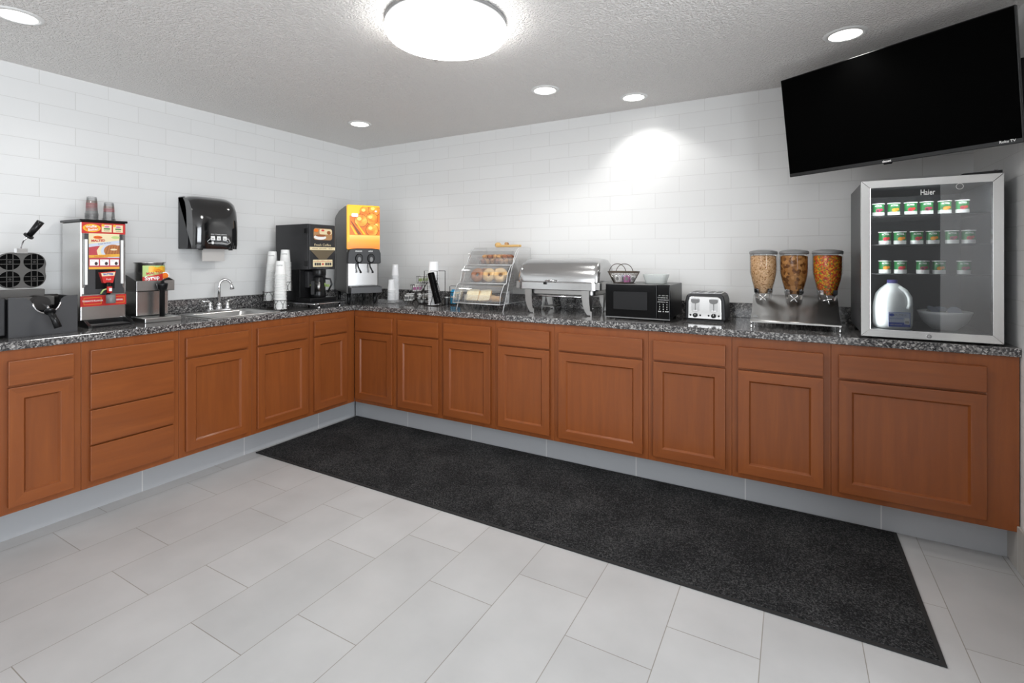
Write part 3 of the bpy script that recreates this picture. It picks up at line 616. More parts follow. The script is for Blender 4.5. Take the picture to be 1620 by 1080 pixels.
ptext('MALTED', .023, .002, .281, 'red', .0022); ptext('Golden', .013, .012, .3, 'orange', .0022); ptext('Syrup', .032, -.012, .252, 'print_white', .0026, .1, .0008)
b.prism([(.06+.024*math.cos(2*PI*i/20), .262+.024*math.sin(2*PI*i/20)) for i in range(20)], -.014, -.013, 'print_white'); b.prism([(.06+.018*math.cos(2*PI*i/20), .262+.018*math.sin(2*PI*i/20)) for i in range(20)], -.015, -.013, 'orange')
b.build('pot_label', pot)
b = MB(); b.lathe([(.014, .02), (.014, .18), (.024, .185), (.029, .212), (.029, .22), (.012, .222), (.01, .235)], 'black_plastic', c=(.02, -.066, 0)); b.tube([(.02, -.066, .232), (.03, -.068, .24), (.055, -.07, .25)], .006, 'black_plastic'); b.build('pump_tap', sw)

# ------------------------------------------------------------------ wire cup carousel and paper cups
CUPS = ((.225, -1.087, .967, 26, 'left', 'back left'), (.35, -1.05, 1.042, 20, 'right', 'back right'), (.42, -1.14, CT+.004, 24, 'front', 'front'))
ca = thing('cup_carousel', 'black wire carousel holding three stacks of paper cups beside the sink', 'cup holder', (.3, -1.07, CT))
b = MB(); b.tube([(0, 0, .003), (0, 0, .2)], .004, 'wire').build('post', ca)
b = MB(); b.torus((0, 0, .004), .075, .003, 'wire', 32).build('base_ring', ca)
for x, y, z, n, nm, pos in CUPS:
    x -= .3; y += 1.07; z -= CT; b = MB(); r = .047
    b.torus((x, y, z+.001), r, .0018, 'wire', 28, 6).torus((x, y, z+.068), r+.001, .0022, 'wire', 28, 6); b.tube([(x-r, y, z+.001), (x+r, y, z+.001)], .0015, 'wire', 6); b.tube([(x, y-r, z+.001), (x, y+r, z+.001)], .0015, 'wire', 6)
    for k in range(12):
        a0 = 2*PI*k/12; s = .3 if k % 2 else -.3
        b.tube([(x+r*math.cos(a0+s*t), y+r*math.sin(a0+s*t), z+.068*u) for t, u in ((0, 0), (1, .3), (.6, .65), (-.4, 1))], .0014, 'wire', 5)
    d = Vector((x, y, 0)); e = d.normalized()*(d.length-r); b.tube([(0, 0, .03), (e.x, e.y, z+.03)], .0025, 'wire', 6); b.build('cup_basket', ca)
def pr(b): b.text('COFFEE', .011, 0, .062, -.0365, 'paper_print')
pc = cup_mesh(.0385, .0285, .098, 'white_paper', None, .0042, body=.0032).build('paper_cup'); tag(pc, '', 'cup')
pt_ = cup_mesh(.0385, .0285, .098, 'white_paper', None, .0042, body=.0032)
q = MB(); q.text('COFFEE', .012, 0, .066, 0, 'paper_print', bold=.0003)
pt_.add([((.0322)*math.sin(p[0]/.0322+R(42)), -.0322*math.cos(p[0]/.0322+R(42)), p[2]) for p in q.v], q.f, 'paper_print')
pt_ = pt_.build('paper_cup'); tag(pt_, '', 'cup')
for i, (x, y, z, n, nm, pos) in enumerate(CUPS):
    p_ = pc if i == 0 else dup(pc, (0, 0, 0))
    if i: p_['used'] = 0
    tp = pt_ if i == 0 else pt_.copy()
    if i: C.objects.link(tp)
    tp.location = (x, y+(.0008*(n-1) if i == 0 else 0), z+.004+.0106*(n-1)); tp['label'] = 'top white paper cup of the %s stack in the wire carousel' % pos; tp['group'] = 'paper cups in the %s carousel stack' % pos
    cupstack(p_, x, y, z+.004, n-1, .0106, 'white paper coffee cup nested in the %s stack of the wire carousel' % pos, 'white paper coffee cup nested in the %s stack of the wire carousel' % pos, 'paper cups in the %s carousel stack' % pos, lean=((.0, .0008) if i == 0 else (0, 0)))

# ------------------------------------------------------------------ coffee machine
cm = thing('coffee_machine', 'black boxy bean coffee machine with cup picture, between paper cups and juice dispenser', 'coffee machine', (.5, -.856, CT), PI/2)
MB().box(-.119, .119, 0, .37, .285, .622, 'black_satin').box(-.119, -.02, .12, .37, .05, .285, 'black_plastic').box(-.02, .119, .16, .37, .05, .285, 'black_plastic').build('housing', cm, bevel=.004)
MB().box(-.117, .117, -.018, 0, .285, .62, 'black_satin').build('door', cm, bevel=.006)
dr = cm.children[-1]
for z in (.33, .57): MB().box(-.124, -.117, .0, .035, z-.02, z+.02, 'black_plastic').build('hinge', dr, bevel=.002)
b = MB(); y = -.0185
b.prism(rrect(-.082, .086, .505, .592, .02), y-.0005, y, 'tan'); b.prism(rrect(-.03, .083, .548, .588, .012), y-.001, y, 'cream'); b.disc(-.025, .525, .055, y-.0006, 'print_white', .018); b.disc(-.02, .537, .045, y-.0015, 'coffee_brown', .008)
b.disc(.0, .577, .014, y-.001, 'fruit_red', .007); b.disc(.055, .562, .018, y-.001, 'coffee_brown', .014); b.disc(-.06, .575, .02, y-.001, 'orange', .012); b.build('picture', dr)
b = MB(); b.text('Fresh Coffee', .024, 0, .468, y, 'cream', w=.15); b.build('lettering', dr)
b = MB(); b.box(-.115, .115, y-.001, y, .43, .452, 'cream'); b.text('REGULAR', .011, -.07, .441, y-.001, 'print_dark'); b.text('HOT WATER', .011, .0, .441, y-.001, 'print_dark'); b.text('DECAF', .011, .07, .441, y-.001, 'print_dark'); b.build('flavor_bar', dr)
b = MB(); b.prism([(-.11, .428), (.11, .428), (.035, .362), (-.035, .362)], y-.001, y, 'brown_panel'); b.build('funnel_panel', dr)
b = MB(); b.prism(rrect(-.088, .09, .305, .358, .005), y-.001, y, 'cream'); b.box(-.084, .086, y-.0014, y-.001, .343, .345, 'red')
for cx in (-.066, -.046, -.026, .03, .05, .07): b.prism(rrect(cx-.008, cx+.008, .315, .335, .002), y-.002, y-.001, 'charcoal')
b.disc(0, .325, .008, y-.001, 'red'); b.text('CUP', .008, -.046, .35, y-.001, 'red'); b.text('SELECT', .008, 0, .35, y-.001, 'red'); b.text('POT', .008, .05, .35, y-.001, 'red'); b.build('keypad', dr)
b = MB(); b.text('Please place cup below spout', .009, 0, .295, y, 'print_grey'); b.build('lettering', dr)
# brewing bay, decanter
b = MB(); b.box(-.118, .118, -.03, .16, .0475, .075, 'black_plastic'); b.box(-.118, .118, .09, .16, .075, .285, 'black_plastic'); b.build('brew_bay', cm, bevel=.003)
MB().box(-.075, .085, .05, .09, .15, .27, 'black_satin').cyl((0.005, .03, .24), .05, .045, 'black_plastic').build('spout_housing', cm, bevel=.003)
th_ = MB().lathe([(.05, .0755), (.054, .08), (.054, .1), (.044, .15), (.04, .2), (.036, .225), (.03, .232)], 'black_plastic', c=(.005, .035, 0)).build('decanter', cm)
MB().lathe([(.036, .19), (.04, .12)], 'steel_dark', c=(-.022, .012, 0), n=20, sx=.4, sy=.7).tube([(.05, .02, .215), (.085, .0, .21), (.095, -.005, .17), (.07, .01, .11)], .007, 'black_plastic').build('decanter_handle', th_)
MB().prism([(-.075, .02), (-.055, .03), (-.06, .0)], .1, .2, 'black_plastic', 'z').build('nozzle', cm)
b = MB(); b.box(.075, .078, -.0, .05, .15, .17, 'light_green'); b.box(-.062, -.04, .047, .049, .165, .17, 'light_green'); b.box(.062, .082, .047, .049, .165, .178, 'light_green'); b.build('status_sticker', cm)
MB().box(-.125, .165, -.075, .36, .03, .0475, 'black_plastic').build('base', cm, bevel=.004)
b = MB(); b.tube([(-.127, .3, .035), (-.127, -.07, .035), (-.12, -.077, .035), (.16, -.077, .035), (.167, -.07, .035), (.167, .3, .035)], .004, 'chrome').build('base_trim', cm)
for x in (-.06, .13):
    for y_ in (-.05, .3): MB().lathe([(.009, 0), (.011, .006), (.006, .012), (.006, .03)], 'chrome', c=(x, y_, 0), n=14).build('foot', cm)

# ------------------------------------------------------------------ juice dispenser (angled in the corner)
ang = R(60)
jx, jy = .48, -.596
ux, uy = math.cos(ang), math.sin(ang)
jd = thing('juice_dispenser', 'tall grey juice dispenser with glowing orange fruit picture standing in the corner', 'juice dispenser', (jx+ux*.1315, jy+uy*.1315, CT), ang)
# local: x across (-.1315...1315), y back, front at 0; heights above worktop
side = [(0, .086), (0, .44), (0.0, .775), (.02, .79), (.06, .795), (.3, .775), (.44, .74), (.47, .72), (.47, .09)]
MB().prism(side, -.128, .128, 'juice_grey', 'x').build('housing', jd, bevel=.006)
b = MB()
for z0 in (.43, .3, .18):
    for k in range(9): b.box(-.1295, -.127, .39, .44, z0+.012*k, z0+.012*k+.006, 'black_plastic')
b.build('side_vents', jd)
b = MB(); b.prism(rrect(-.1315, .1315, .44, .797, .012), -.028, .0, 'lit_yellow'); lp = b.build('light_panel', jd, bevel=.006)
b = MB(); y = -.029
b.box(-.13, .13, y, -.028, .556, .785, 'lit_orange'); b.box(-.13, -.112, y-.001, y, .5, .785, 'lit_yellow')
b.prism([(-.112, .785), (-.112, .71), (-.05, .7), (-.01, .785)], y-.0012, y, 'lit_yellow')
q_ = 0
for cx, cz, r in ((.01, .745, .042), (.085, .76, .045), (.11, .63, .035), (.065, .69, .046), (-.022, .672, .049), (.066, .6, .048)):
    pts_ = [(cx+r*math.cos(2*PI*i/26), cz+r*math.sin(2*PI*i/26)) for i in range(26)]; pts_ = [(min(p[0], .129), min(max(p[1], .557), .784)) for p in pts_]
    y2 = y-.0016-.0007*q_; q_ += 1; b.prism([(min(max(cx+(p[0]-cx)*1.07, -.11), .1295), min(max(cz+(p[1]-cz)*1.07, .5565), .7845)) for p in pts_], y2+.0004, y, 'lit_dark'); b.prism(pts_, y2, y, 'lit_fruit')
    b.prism([(cx-r*.3+r*.35*math.cos(2*PI*i/16), min(cz+r*.3+r*.3*math.sin(2*PI*i/16), .784)) for i in range(16)], y2-.0002, y2, 'lit_bright')
b.prism([(-.105, .67), (-.095, .66), (-.02, .56), (-.045, .56)], y-.0075, y, 'lit_dark'); b.prism([(-.06, .645), (-.05, .645), (.015, .56), (-.002, .56)], y-.0078, y, 'lit_yellow'); b.prism([(-.108, .635), (-.1, .635), (-.05, .56), (-.07, .56)], y-.005, y, 'lit_yellow')
b.prism(rrect(-.098, -.045, .7, .73, .01), y-.005, y, 'print_white'); b.disc(.096, .752, .01, y-.004, 'print_white', .007); b.build('fruit_picture', lp)
b = MB(); b.box(-.13, .13, y, -.0282, .445, .554, 'lit_lower').build('lower_picture', lp)
np_ = [(-.132, .33), (-.128, .41), (-.115, .442), (-.06, .448), (.06, .448), (.118, .442), (.13, .41), (.132, .33), (.12, .326), (-.12, .326)]
b = MB().prism(np_, -.055, .01, 'black_satin'); nz = b.build('nozzle_panel', jd, bevel=.006)
for i, cx in enumerate((-.045, .05)):
    b = MB(); b.lathe([(.029, 0), (.03, .01), (.025, .016)], 'black_plastic', c=(0, 0, 0), sy=1.25, n=24)
    for q in range(len(b.v)): v_ = b.v[q]; b.v[q] = (v_[0]+cx, -.055-v_[2], .368+v_[1])
    b.prism([(cx+.012*math.cos(2*PI*k/20), .36+.02*math.sin(2*PI*k/20)) for k in range(20)], -.073, -.07, 'grey_plastic'); b.disc(cx, .39, .005, -.07, 'print_white')
    b.build('dispense_button', nz)
    b = MB(); b.text(('ORANGE', 'APPLE')[i], .013, cx-.002, .425, -.0555, 'print_white', bold=.0003).build('lettering', nz)
    b = MB(); b.tube([(cx-.005, -.035, .33), (cx-.005, -.05, .3), (cx+.002, -.075, .275), (cx+.006, -.085, .262), (cx+.006, -.085, .25)], [.006, .006, .006, .008, .008], 'black_plastic', 10).build('nozzle', jd)
MB().box(-.118, .118, -.006, 0, .145, .328, 'steel_polish').build('splash_panel', jd, bevel=.003)
b = MB(); b.box(-.12, .122, -.12, 0, .093, .142, 'charcoal').box(-.11, .112, -.11, -.005, .142, .146, 'black_plastic'); b.build('drip_tray', jd, bevel=.006)
for x, y_ in ((-.105, .03), (.105, .03), (-.105, .4), (.105, .4)): MB().lathe([(.010, 0), (.012, .01), (.013, .03), (.018, .09)], 'black_plastic', c=(x, y_, 0), n=16).build('leg', jd)

# ------------------------------------------------------------------ foam cups on an acrylic tray
ft = thing('cup_tray', 'small clear acrylic tray under the two foam cup stacks', 'tray', (.70, -.305, CT))
MB().box(-.09, .095, -.075, .075, .0, .004, 'tray_clear').box(-.09, .095, -.078, -.075, 0, .03, 'tray_clear').box(-.09, -.087, -.075, .075, .004, .03, 'tray_clear').box(.092, .095, -.075, .075, .004, .03, 'tray_clear').build('tray', ft)
fc = cup_mesh(.031, .0228, .092, 'foam_clear', None, .0026, body=.002).build('foam_cup'); tag(fc, '', 'cup')
cupstack(fc, .722, -.34, CT+.005, 9, .0122, 'top small foam cup of the shorter stack on the acrylic tray', 'small foam cup nested in the shorter stack on the acrylic tray', 'foam cups in the shorter stack')
f2 = dup(fc, (0, 0, 0)); f2['used'] = 0
cupstack(f2, .694, -.265, CT+.005, 19, .0122, 'top small foam cup of the taller stack on the acrylic tray', 'small foam cup nested in the taller stack on the acrylic tray', 'foam cups in the taller stack')

# ------------------------------------------------------------------ condiment rack
cr = thing('condiment_rack', 'black wire condiment rack with tiered packet baskets and a round creamer basket', 'wire rack', (.98, -.25, CT))
def wirebox(b, x0, x1, y0, y1, z0, z1, nx=5, r=.0013, flare=0, m='wire'):
    t = [(x0-flare, y0-flare, z1), (x1+flare, y0-flare, z1), (x1+flare, y1+flare, z1), (x0-flare, y1+flare, z1)]; q = [(x0, y0, z0), (x1, y0, z0), (x1, y1, z0), (x0, y1, z0)]
    b.tube(t, r*1.5, m, 6, closed=True); b.tube(q, r*1.3, m, 6, closed=True)
    for i in range(4):
        for k in range(nx):
            u = k/nx; A = Vector(q[i]).lerp(Vector(q[(i+1) % 4]), u); B = Vector(t[i]).lerp(Vector(t[(i+1) % 4]), u); b.tube([A, B], r, m, 5)
            if k and i in (0, 2): D = Vector(t[i]).lerp(Vector(t[(i+1) % 4]), (k+1)/nx); b.tube([A, D], r*.8, m, 5)
    for k in range(1, nx): A = Vector(q[0]).lerp(Vector(q[1]), k/nx); B = Vector(q[3]).lerp(Vector(q[2]), k/nx); b.tube([A, B], r, m, 5)
TI = ((-.085, .012, .165, .03), (-.095, .0, .09, .035), (-.135, .0, .022, .03))
for tx, ty, tz, d in ((-.04, .05, .165, .035), (-.075, .02, .095, .035), (-.12, -.03, .02, .03)):
    b = MB(); wirebox(b, tx-.034, tx+.034, ty-d, ty+d, tz, tz+.055, 4, .0013, .006); b.build('packet_basket', cr)
b = MB(); b.tube([(-.12, .0, .003), (-.075, .06, .08), (-.04, .09, .16), (-.04, .09, .235)], .0025, 'wire'); b.tube([(-.08, -.04, .003), (-.03, .02, .09), (0.0, .05, .165), (.02, .05, .003)], .0025, 'wire'); b.build('frame', cr)
b = MB(); bx, by = .0, .005
for r_, z in ((.048, .006), (.062, .04), (.075, .075)): b.torus((bx, by, z), r_, .0018, 'wire', 28, 6)
for k in range(20):
    a0 = 2*PI*k/20; s = .18 if k % 2 else -.18; b.tube([(bx+r_*math.cos(a0+s*u), by+r_*math.sin(a0+s*u), z) for r_, z, u in ((.048, .006, 0), (.056, .025, 1), (.066, .05, -1), (.075, .075, 0))], .0013, 'wire', 5)
for k in range(6): a0 = PI*k/6; b.tube([(bx-.048*math.cos(a0), by-.048*math.sin(a0), .006), (bx+.048*math.cos(a0), by+.048*math.sin(a0), .006)], .0012, 'wire', 5)
b.build('creamer_basket', cr)
# packets
def packet(m, loc, rz, tilt, label, group=None):
    b = MB().box(-.019, .019, -.0018, .0018, 0, .052, 'print_white'); b.box(-.016, .016, -.0024, .0024, .012, .034, m)
    o = b.build('sugar_packet'); tag(o, label, 'packet', group); o.location = loc; o.rotation_euler = (tilt, 0, rz); return o
for (tx, ty, tz), mm_, nm in (((-.04, .05, .168), 'light_green', 'green-striped'), ((-.075, .02, .098), 'pink_packet', 'pink-striped'), ((-.12, -.03, .023), 'grey_plastic', 'grey-striped')):
    p0 = packet(mm_, (.98+tx-.012, -.25+ty-.022, CT+tz), .1, -.12, '%s sweetener packet standing in the %s packet basket of the wire rack' % (nm, {'g': 'highest' if nm[1] == 'r' and nm[2] == 'e' and nm[3] == 'e' else 'lowest', 'p': 'middle'}[nm[0]]), '%s sweetener packets' % nm)
    for k in range(1, 6): dup(p0, (.98+tx+(-.012, .012)[k % 2], -.25+ty-.022+k*.009, CT+tz+.003*(k % 3)), rot=(-.12, random.uniform(-.1, .1), random.uniform(-.15, .15)))
cp = MB().lathe([(.0001, 0), (.011, 0), (.015, .018), (.0175, .019), (.0175, .0205), (.0001, .0205)], 'white_plastic', n=16); cp.lathe([(.0001, .0207), (.0145, .0207)], 'tan', n=16)
cp = cp.build('creamer_cup'); tag(cp, 'small creamer cup heaped in the round wire basket', 'creamer', 'creamer cups in the round basket')
spots = [(0, 0, .010), (.033, 0, .010), (-.033, .0, .010), (0, .034, .010), (0, -.034, .010), (.024, .027, .033), (-.026, .024, .033), (.025, -.028, .033), (-.028, -.026, .033), (0.0, 0.0, .034), (.045, -.002, .056), (-.045, .004, .056), (.004, .045, .056), (.0, -.046, .056), (.02, -.012, .06), (-.02, .014, .06), (-.022, -.022, .062), (.024, .026, .062)]
cp.location = (.98+bx+spots[0][0], -.25+by+spots[0][1], CT+spots[0][2])
for x, y, z in spots[1:]: dup(cp, (.98+bx+x, -.25+by+y, CT+z), rot=(random.uniform(-.4, .4), random.uniform(-.4, .4), 0))

# lid and cup organiser
orr = thing('cup_organizer', 'black wire organizer frame holding a white cup stack and tilted black lids', 'wire rack', (1.16, -.325, CT))
b = MB()
for x in (-.065, .06):
    b.tube([(x, -.05, .0), (x, -.05, .27), (x, .05, .27), (x, .05, .0)], .0028, 'wire')
b.tube([(-.065, -.05, .004), (.06, -.05, .004), (.06, .05, .004), (-.065, .05, .004)], .0025, 'wire', closed=True); b.tube([(-.005, -.05, .27), (.06, -.05, .27)], .0025, 'wire'); b.tube([(-.065, .05, .27), (.06, .05, .27)], .0025, 'wire'); b.build('frame', orr)
b = MB(); b.tube([(.0, -.055, .01), (.03, -.075, .06), (.07, -.075, .19), (.085, -.075, .215)], .0025, 'wire'); b.tube([(.06, -.05, .19), (.09, -.06, .12), (.115, -.06, .06), (.115, -.06, .004)], .0025, 'wire'); b.tube([(.035, -.075, .09), (.095, -.065, .125)], .0025, 'wire'); b.build('brace', orr)
wc = cup_mesh(.0425, .035, .105, 'foam', None, .003, body=.002).build('foam_cup'); tag(wc, '', 'cup')
cupstack(wc, 1.143, -.322, CT+.006, 15, .0165, 'top large white foam cup of the stack in the wire organizer', 'large white foam cup nested in the stack of the wire organizer', 'large foam cups in the organizer')
dk = MB().lathe([(.0001, 0), (.026, 0), (.0275, .002), (.026, .006), (.022, .0075), (.0001, .0065)], 'black_gloss', n=22).build('cup_lid'); tag(dk, 'black plastic cup lid in the tilted column in front of the white foam cups', 'lid', 'black cup lids in the tilted column')
A = Vector((1.268, -.425, CT+.03)); Bv = Vector((1.193, -.418, CT+.258)); dirv = (Bv-A); nlid = 30; rot = dirv.to_track_quat('Z', 'Y').to_euler()
for k in range(nlid):
    p = A+dirv*(k/nlid)
    if k == 0: dk.location = p; dk.rotation_euler = rot
    else: dup(dk, p, rot=rot)
sh = MB().lathe([(.018, 0), (.02, .004), (.02, .05), (.017, .052)], 'charcoal', n=16).lathe([(.021, .052), (.021, .06), (.0001, .062)], 'white_plastic', n=16)
sh = sh.build('shaker'); tag(sh, 'small dark shaker with a white lid beside the blue packet caddy', 'shaker'); sh.location = (1.182, -.20, CT)
sc_ = thing('packet_caddy', 'small black wire caddy full of blue packets beside the pastry case', 'wire caddy', (1.262, -.2, CT))
b = MB(); wirebox(b, -.034, .034, -.04, .04, .008, .1, 4, .0014, .002)
for s in (-1, 1): b.tube([(s*.036, -.04, .003), (s*.036, -.04, .1)], .002, 'wire')
b.build('basket', sc_); b = MB(); b.tube([(-.05, 0, .09), (-.052, 0, .145), (-.04, 0, .15), (.04, 0, .15), (.052, 0, .145), (.05, 0, .09)], .0022, 'wire').build('handle', sc_)
b = MB().box(-.026, .026, -.002, .002, 0, .1, 'sky_packet').box(-.022, .022, -.0026, .0026, .045, .06, 'print_white'); bp = b.build('blue_packet'); tag(bp, 'bright blue paper packet standing in the small wire caddy', 'packet', 'blue packets in the caddy')
bp.location = (1.262, -.228, CT+.012); bp.rotation_euler = (-.08, 0, 0)
for k in range(1, 7): dup(bp, (1.262+random.uniform(-.004, .004), -.228+k*.009, CT+.012+random.uniform(0, .022)), rot=(-.08, random.uniform(-.08, .08), 0))

# ------------------------------------------------------------------ pastry case
pk = thing('pastry_case', 'three-tier clear acrylic pastry case beside the chafing dish', 'display case', (1.47, 0, CT))
PW = .39
sideprof = [(-.478, 0), (-.47, 0), (-.45, .045), (-.06, .045), (-.06, .447), (-.235, .447), (-.27, .43), (-.335, .335), (-.345, .318), (-.36, .30), (-.428, .205), (-.44, .18), (-.47, .14), (-.515, .055)]
prof = [(-.515, .052), (-.06, .052), (-.06, .447), (-.235, .447), (-.275, .425), (-.315, .37), (-.335, .32), (-.36, .315), (-.405, .26), (-.425, .19), (-.455, .185), (-.50, .12)]
for x in (0, PW): 
    MB().prism(prof, x-.002, x+.002, 'acrylic', 'x').build('side_panel', pk)
    b = MB(); b.tube([(x, -.47, 0), (x, -.44, .07), (x, -.34, .31), (x, -.25, .42)], .0028, 'acrylic_edge', 6); b.tube([(x, p[0], p[1]) for p in prof], .0022, 'acrylic_edge', 6, closed=True); b.build('edge', pk.children[-1])
    MB().box(x-.003, x+.003, -.085, -.065, 0, .052, 'acrylic').build('foot', pk)
for z, y0, yt in ((.052, -.515, .185), (.19, -.428, .318), (.32, -.338, .445)):
    MB().box(.002, PW-.002, y0, -.062, z-.002, z+.002, 'acrylic').build('shelf', pk)
    b = MB(); b.tube([(0, y0, z), (PW, y0, z)], .0028, 'acrylic_edge', 6).build('edge', pk.children[-1])
    dp = []
    for i in range(9): t = i/8; dp.append((y0+.0+.09*t**2.2, z+.005+(yt-z-.012)*math.sin(t*PI/2)))
    b = MB(); b.grid([[(x, p[0]-.001, p[1]) for p in dp] for x in (.004, PW-.004)], 'acrylic'); b.build('flip_door', pk)
MB().box(.0, PW, -.24, -.06, .445, .449, 'acrylic').build('top_panel', pk)
MB().box(.002, PW-.002, -.062, -.058, .052, .445, 'acrylic').build('back_panel', pk)
def food_tray(z, y0, x0, x1, h, label):
    t = MB(); t.box(x0, x1, y0, y0+.15, z, z+.003, 'tray_clear').box(x0, x1, y0-.003, y0, z, z+h, 'tray_clear').box(x0, x1, y0+.15, y0+.153, z, z+h, 'tray_clear').box(x0-.003, x0, y0, y0+.15, z, z+h, 'tray_clear').box(x1, x1+.003, y0, y0+.15, z, z+h, 'tray_clear')
    o = t.build('food_tray'); return tag(o, label, 'tray')
food_tray(CT+.323, -.27, 1.535, 1.785, .05, 'clear shallow tray of muffin bites on the top tier of the pastry case')
food_tray(CT+.193, -.36, 1.515, 1.80, .055, 'clear shallow tray of bagels on the middle tier of the pastry case')
food_tray(CT+.055, -.42, 1.505, 1.80, .05, 'clear shallow tray of bread on the bottom tier of the pastry case')
mf = MB(); mf.lathe([(.0001, 0), (.014, 0), (.018, .018), (.021, .022), (.019, .031), (.01, .037), (.0001, .039)], 'muffin', n=14); mf = mf.build('mini_muffin'); tag(mf, 'golden mini muffin heaped in the top tier of the pastry case', 'muffin', 'golden mini muffins')
md = MB(); md.lathe([(.0001, 0), (.014, 0), (.018, .018), (.021, .022), (.019, .031), (.01, .037), (.0001, .039)], 'muffin_dark', n=14); md = md.build('mini_muffin'); tag(md, 'dark brown mini muffin heaped in the top tier of the pastry case', 'muffin', 'dark mini muffins')
first = {'a': True, 'b': True}; k = 0
for lay, (nx, ny) in enumerate(((6, 3), (5, 3))):
    for j in range(ny):
        for i in range(nx):
            p = (1.555+.042*i+.018*lay, -.245+.044*j+.003*lay, CT+.327+.032*lay); key = 'b' if (i*7+j*3+lay*5) % 3 == 0 else 'a'; src = md if key == 'b' else mf
            if first[key]: src.location = p; first[key] = False
            else: dup(src, p, rot=(random.uniform(-.3, .3), random.uniform(-.3, .3), random.uniform(0, 3)))
def bagel(m, loc, rot, label, r=.033):
    o = MB().torus((0, 0, 0), r, .0205, m, 28, 12, .85).build('bagel'); tag(o, label, 'bagel'); o.location = loc; o.rotation_euler = rot
bagel('bagel_dark', (1.56, -.33, CT+.245), (R(72), .25, 0), 'dark brown bagel leaning at the left of the middle pastry tier')
bagel('bagel_dark', (1.588, -.275, CT+.243), (R(80), -.2, 0), 'brown bagel second from left in the middle pastry tier, partly hidden')
bagel('bagel', (1.663, -.335, CT+.247), (R(78), 0, 0), 'pale yellow bagel facing front in the middle pastry tier', .031)
bagel('bagel', (1.752, -.32, CT+.248), (R(75), 0, R(28)), 'golden bagel at the right of the middle pastry tier')
bagel('bagel', (1.70, -.265, CT+.245), (R(85), 0, 0), 'golden bagel behind the front ones in the middle pastry tier')
def slice_(loc, rot, label):
    b = MB().prism(rrect(-.052, .052, 0, .085, .012), -.007, .007, 'bread'); b.prism(rrect(-.053, .053, -.001, .086, .013), -.005, .005, 'crust')
    o = b.build('bread_slice'); tag(o, label, 'bread'); o.location = loc; o.rotation_euler = rot
slice_((1.545, -.385, CT+.06), (R(-24), 0, 0), 'white bread slice leaning at the left of the bottom pastry tier')
slice_((1.65, -.385, CT+.061), (R(-28), R(-5), R(-6)), 'white bread slice second from left in the bottom pastry tier')
b = MB(); b.lathe([(.0001, 0), (.04, 0), (.048, .012), (.045, .03), (.03, .04), (.0001, .043)], 'bagel', n=24); o = b.build('bread_roll'); tag(o, 'round golden roll behind the slices in the bottom pastry tier', 'roll'); o.location = (1.665, -.32, CT+.06)
b = MB(); b.lathe([(.0001, 0), (.038, 0), (.045, .012), (.042, .028), (.028, .036), (.0001, .038)], 'crust', n=24); o = b.build('bread_roll'); tag(o, 'round brown-orange roll at the right of the bottom pastry tier', 'roll'); o.location = (1.745, -.36, CT+.06)
tg = thing('wooden_tongs', 'short pale wooden tongs lying on top of the pastry case', 'tongs', (1.737, -.18, CT+.4495))
MB().box(-.1, .1, -.022, -.008, .002, .02, 'wooden').build('arm', tg, bevel=.004); MB().box(-.1, .1, .008, .022, .002, .02, 'wooden').build('arm', tg, bevel=.004)
b = MB().ball((-.09, 0, .02), .026, 'wooden', sx=1, sy=.9, sz=.75).build('knuckle', tg); MB().cyl((-.015, -.012, .027), .012, .024, 'tan', axis='y').build('pivot_pin', tg)

# ------------------------------------------------------------------ chafing dish
ch = thing('chafing_dish', 'polished steel roll-top chafing dish on four curved legs beside the microwave', 'chafing dish', (2.232, -.25, CT))
stn = [(-.293, .76), (-.291, .87), (-.283, .945), (-.268, .985), (-.24, 1), (.24, 1), (.268, .985), (.283, .945), (.291, .87), (.293, .76)]
base_arc = [(-.165, .215), (-.165, .235)]+[(-.162*math.cos(R(a)), .24+.128*math.sin(R(a))) for a in range(10, 171, 10)]+[(.165, .235), (.165, .215)]
rows = [[(x, p[0]*s, .215+(p[1]-.215)*s) for p in base_arc] for x, s in stn]
b = MB().grid(rows, 'steel_polish'); n = len(base_arc)
b.add(rows[0], [tuple(range(n))], 'steel_polish'); b.add(rows[-1], [tuple(range(n-1, -1, -1))], 'steel_polish'); b.build('roll_top_lid', ch)
b = MB().prism(rrect(-.285, .285, -.17, .17, .035), .160, .21, 'steel_polish', 'z'); b.prism(rrect(-.29, .29, -.175, .175, .036), .208, .214, 'chrome', 'z'); b.build('water_pan', ch, bevel=.003)
MB().prism(rrect(-.255, .255, -.14, .14, .03), .125, .162, 'steel_dark', 'z').build('lower_pan', ch, bevel=.006)
b = MB(); b.tube([(-.06, -.172, .215), (-.06, -.195, .22), (-.03, -.2, .226), (.0, -.2, .22), (.0, -.172, .215)], .005, 'chrome').build('lid_handle', ch)
MB().box(-.085, -.065, -.178, -.17, .195, .207, 'black_plastic').build('latch', ch)
MB().box(-.3, -.25, -.16, -.12, .165, .212, 'steel_dark').box(-.3, -.25, .12, .16, .165, .212, 'steel_dark').box(.25, .3, -.16, -.12, .165, .212, 'steel_dark').build('hinge', ch, bevel=.002)
for sx_ in (-1, 1):
    for sy_ in (-1, 1):
        b = MB(); cxx = sx_*.205; y_ = sy_*.163; k_ = -1 if sy_ > 0 and sx_ > 0 else 1
        L_ = [(-.026, .172), (-.024, .12), (-.018, .07), (-.004, .03), (.014, .006), (.034, .006), (.036, 0), (.044, 0), (.044, .03), (.034, .03), (.028, .07), (.025, .12), (.025, .172)]
        b.prism([(cxx+p[0], p[1]) for p in L_], y_-.0018, y_+.0018, 'steel_dark')
        b.prism([(y_-sy_*(p[0]+.026), p[1]) for p in L_], cxx+sx_*.024-.0015, cxx+sx_*.024+.0015, 'steel_h', 'x'); b.build('leg', ch)
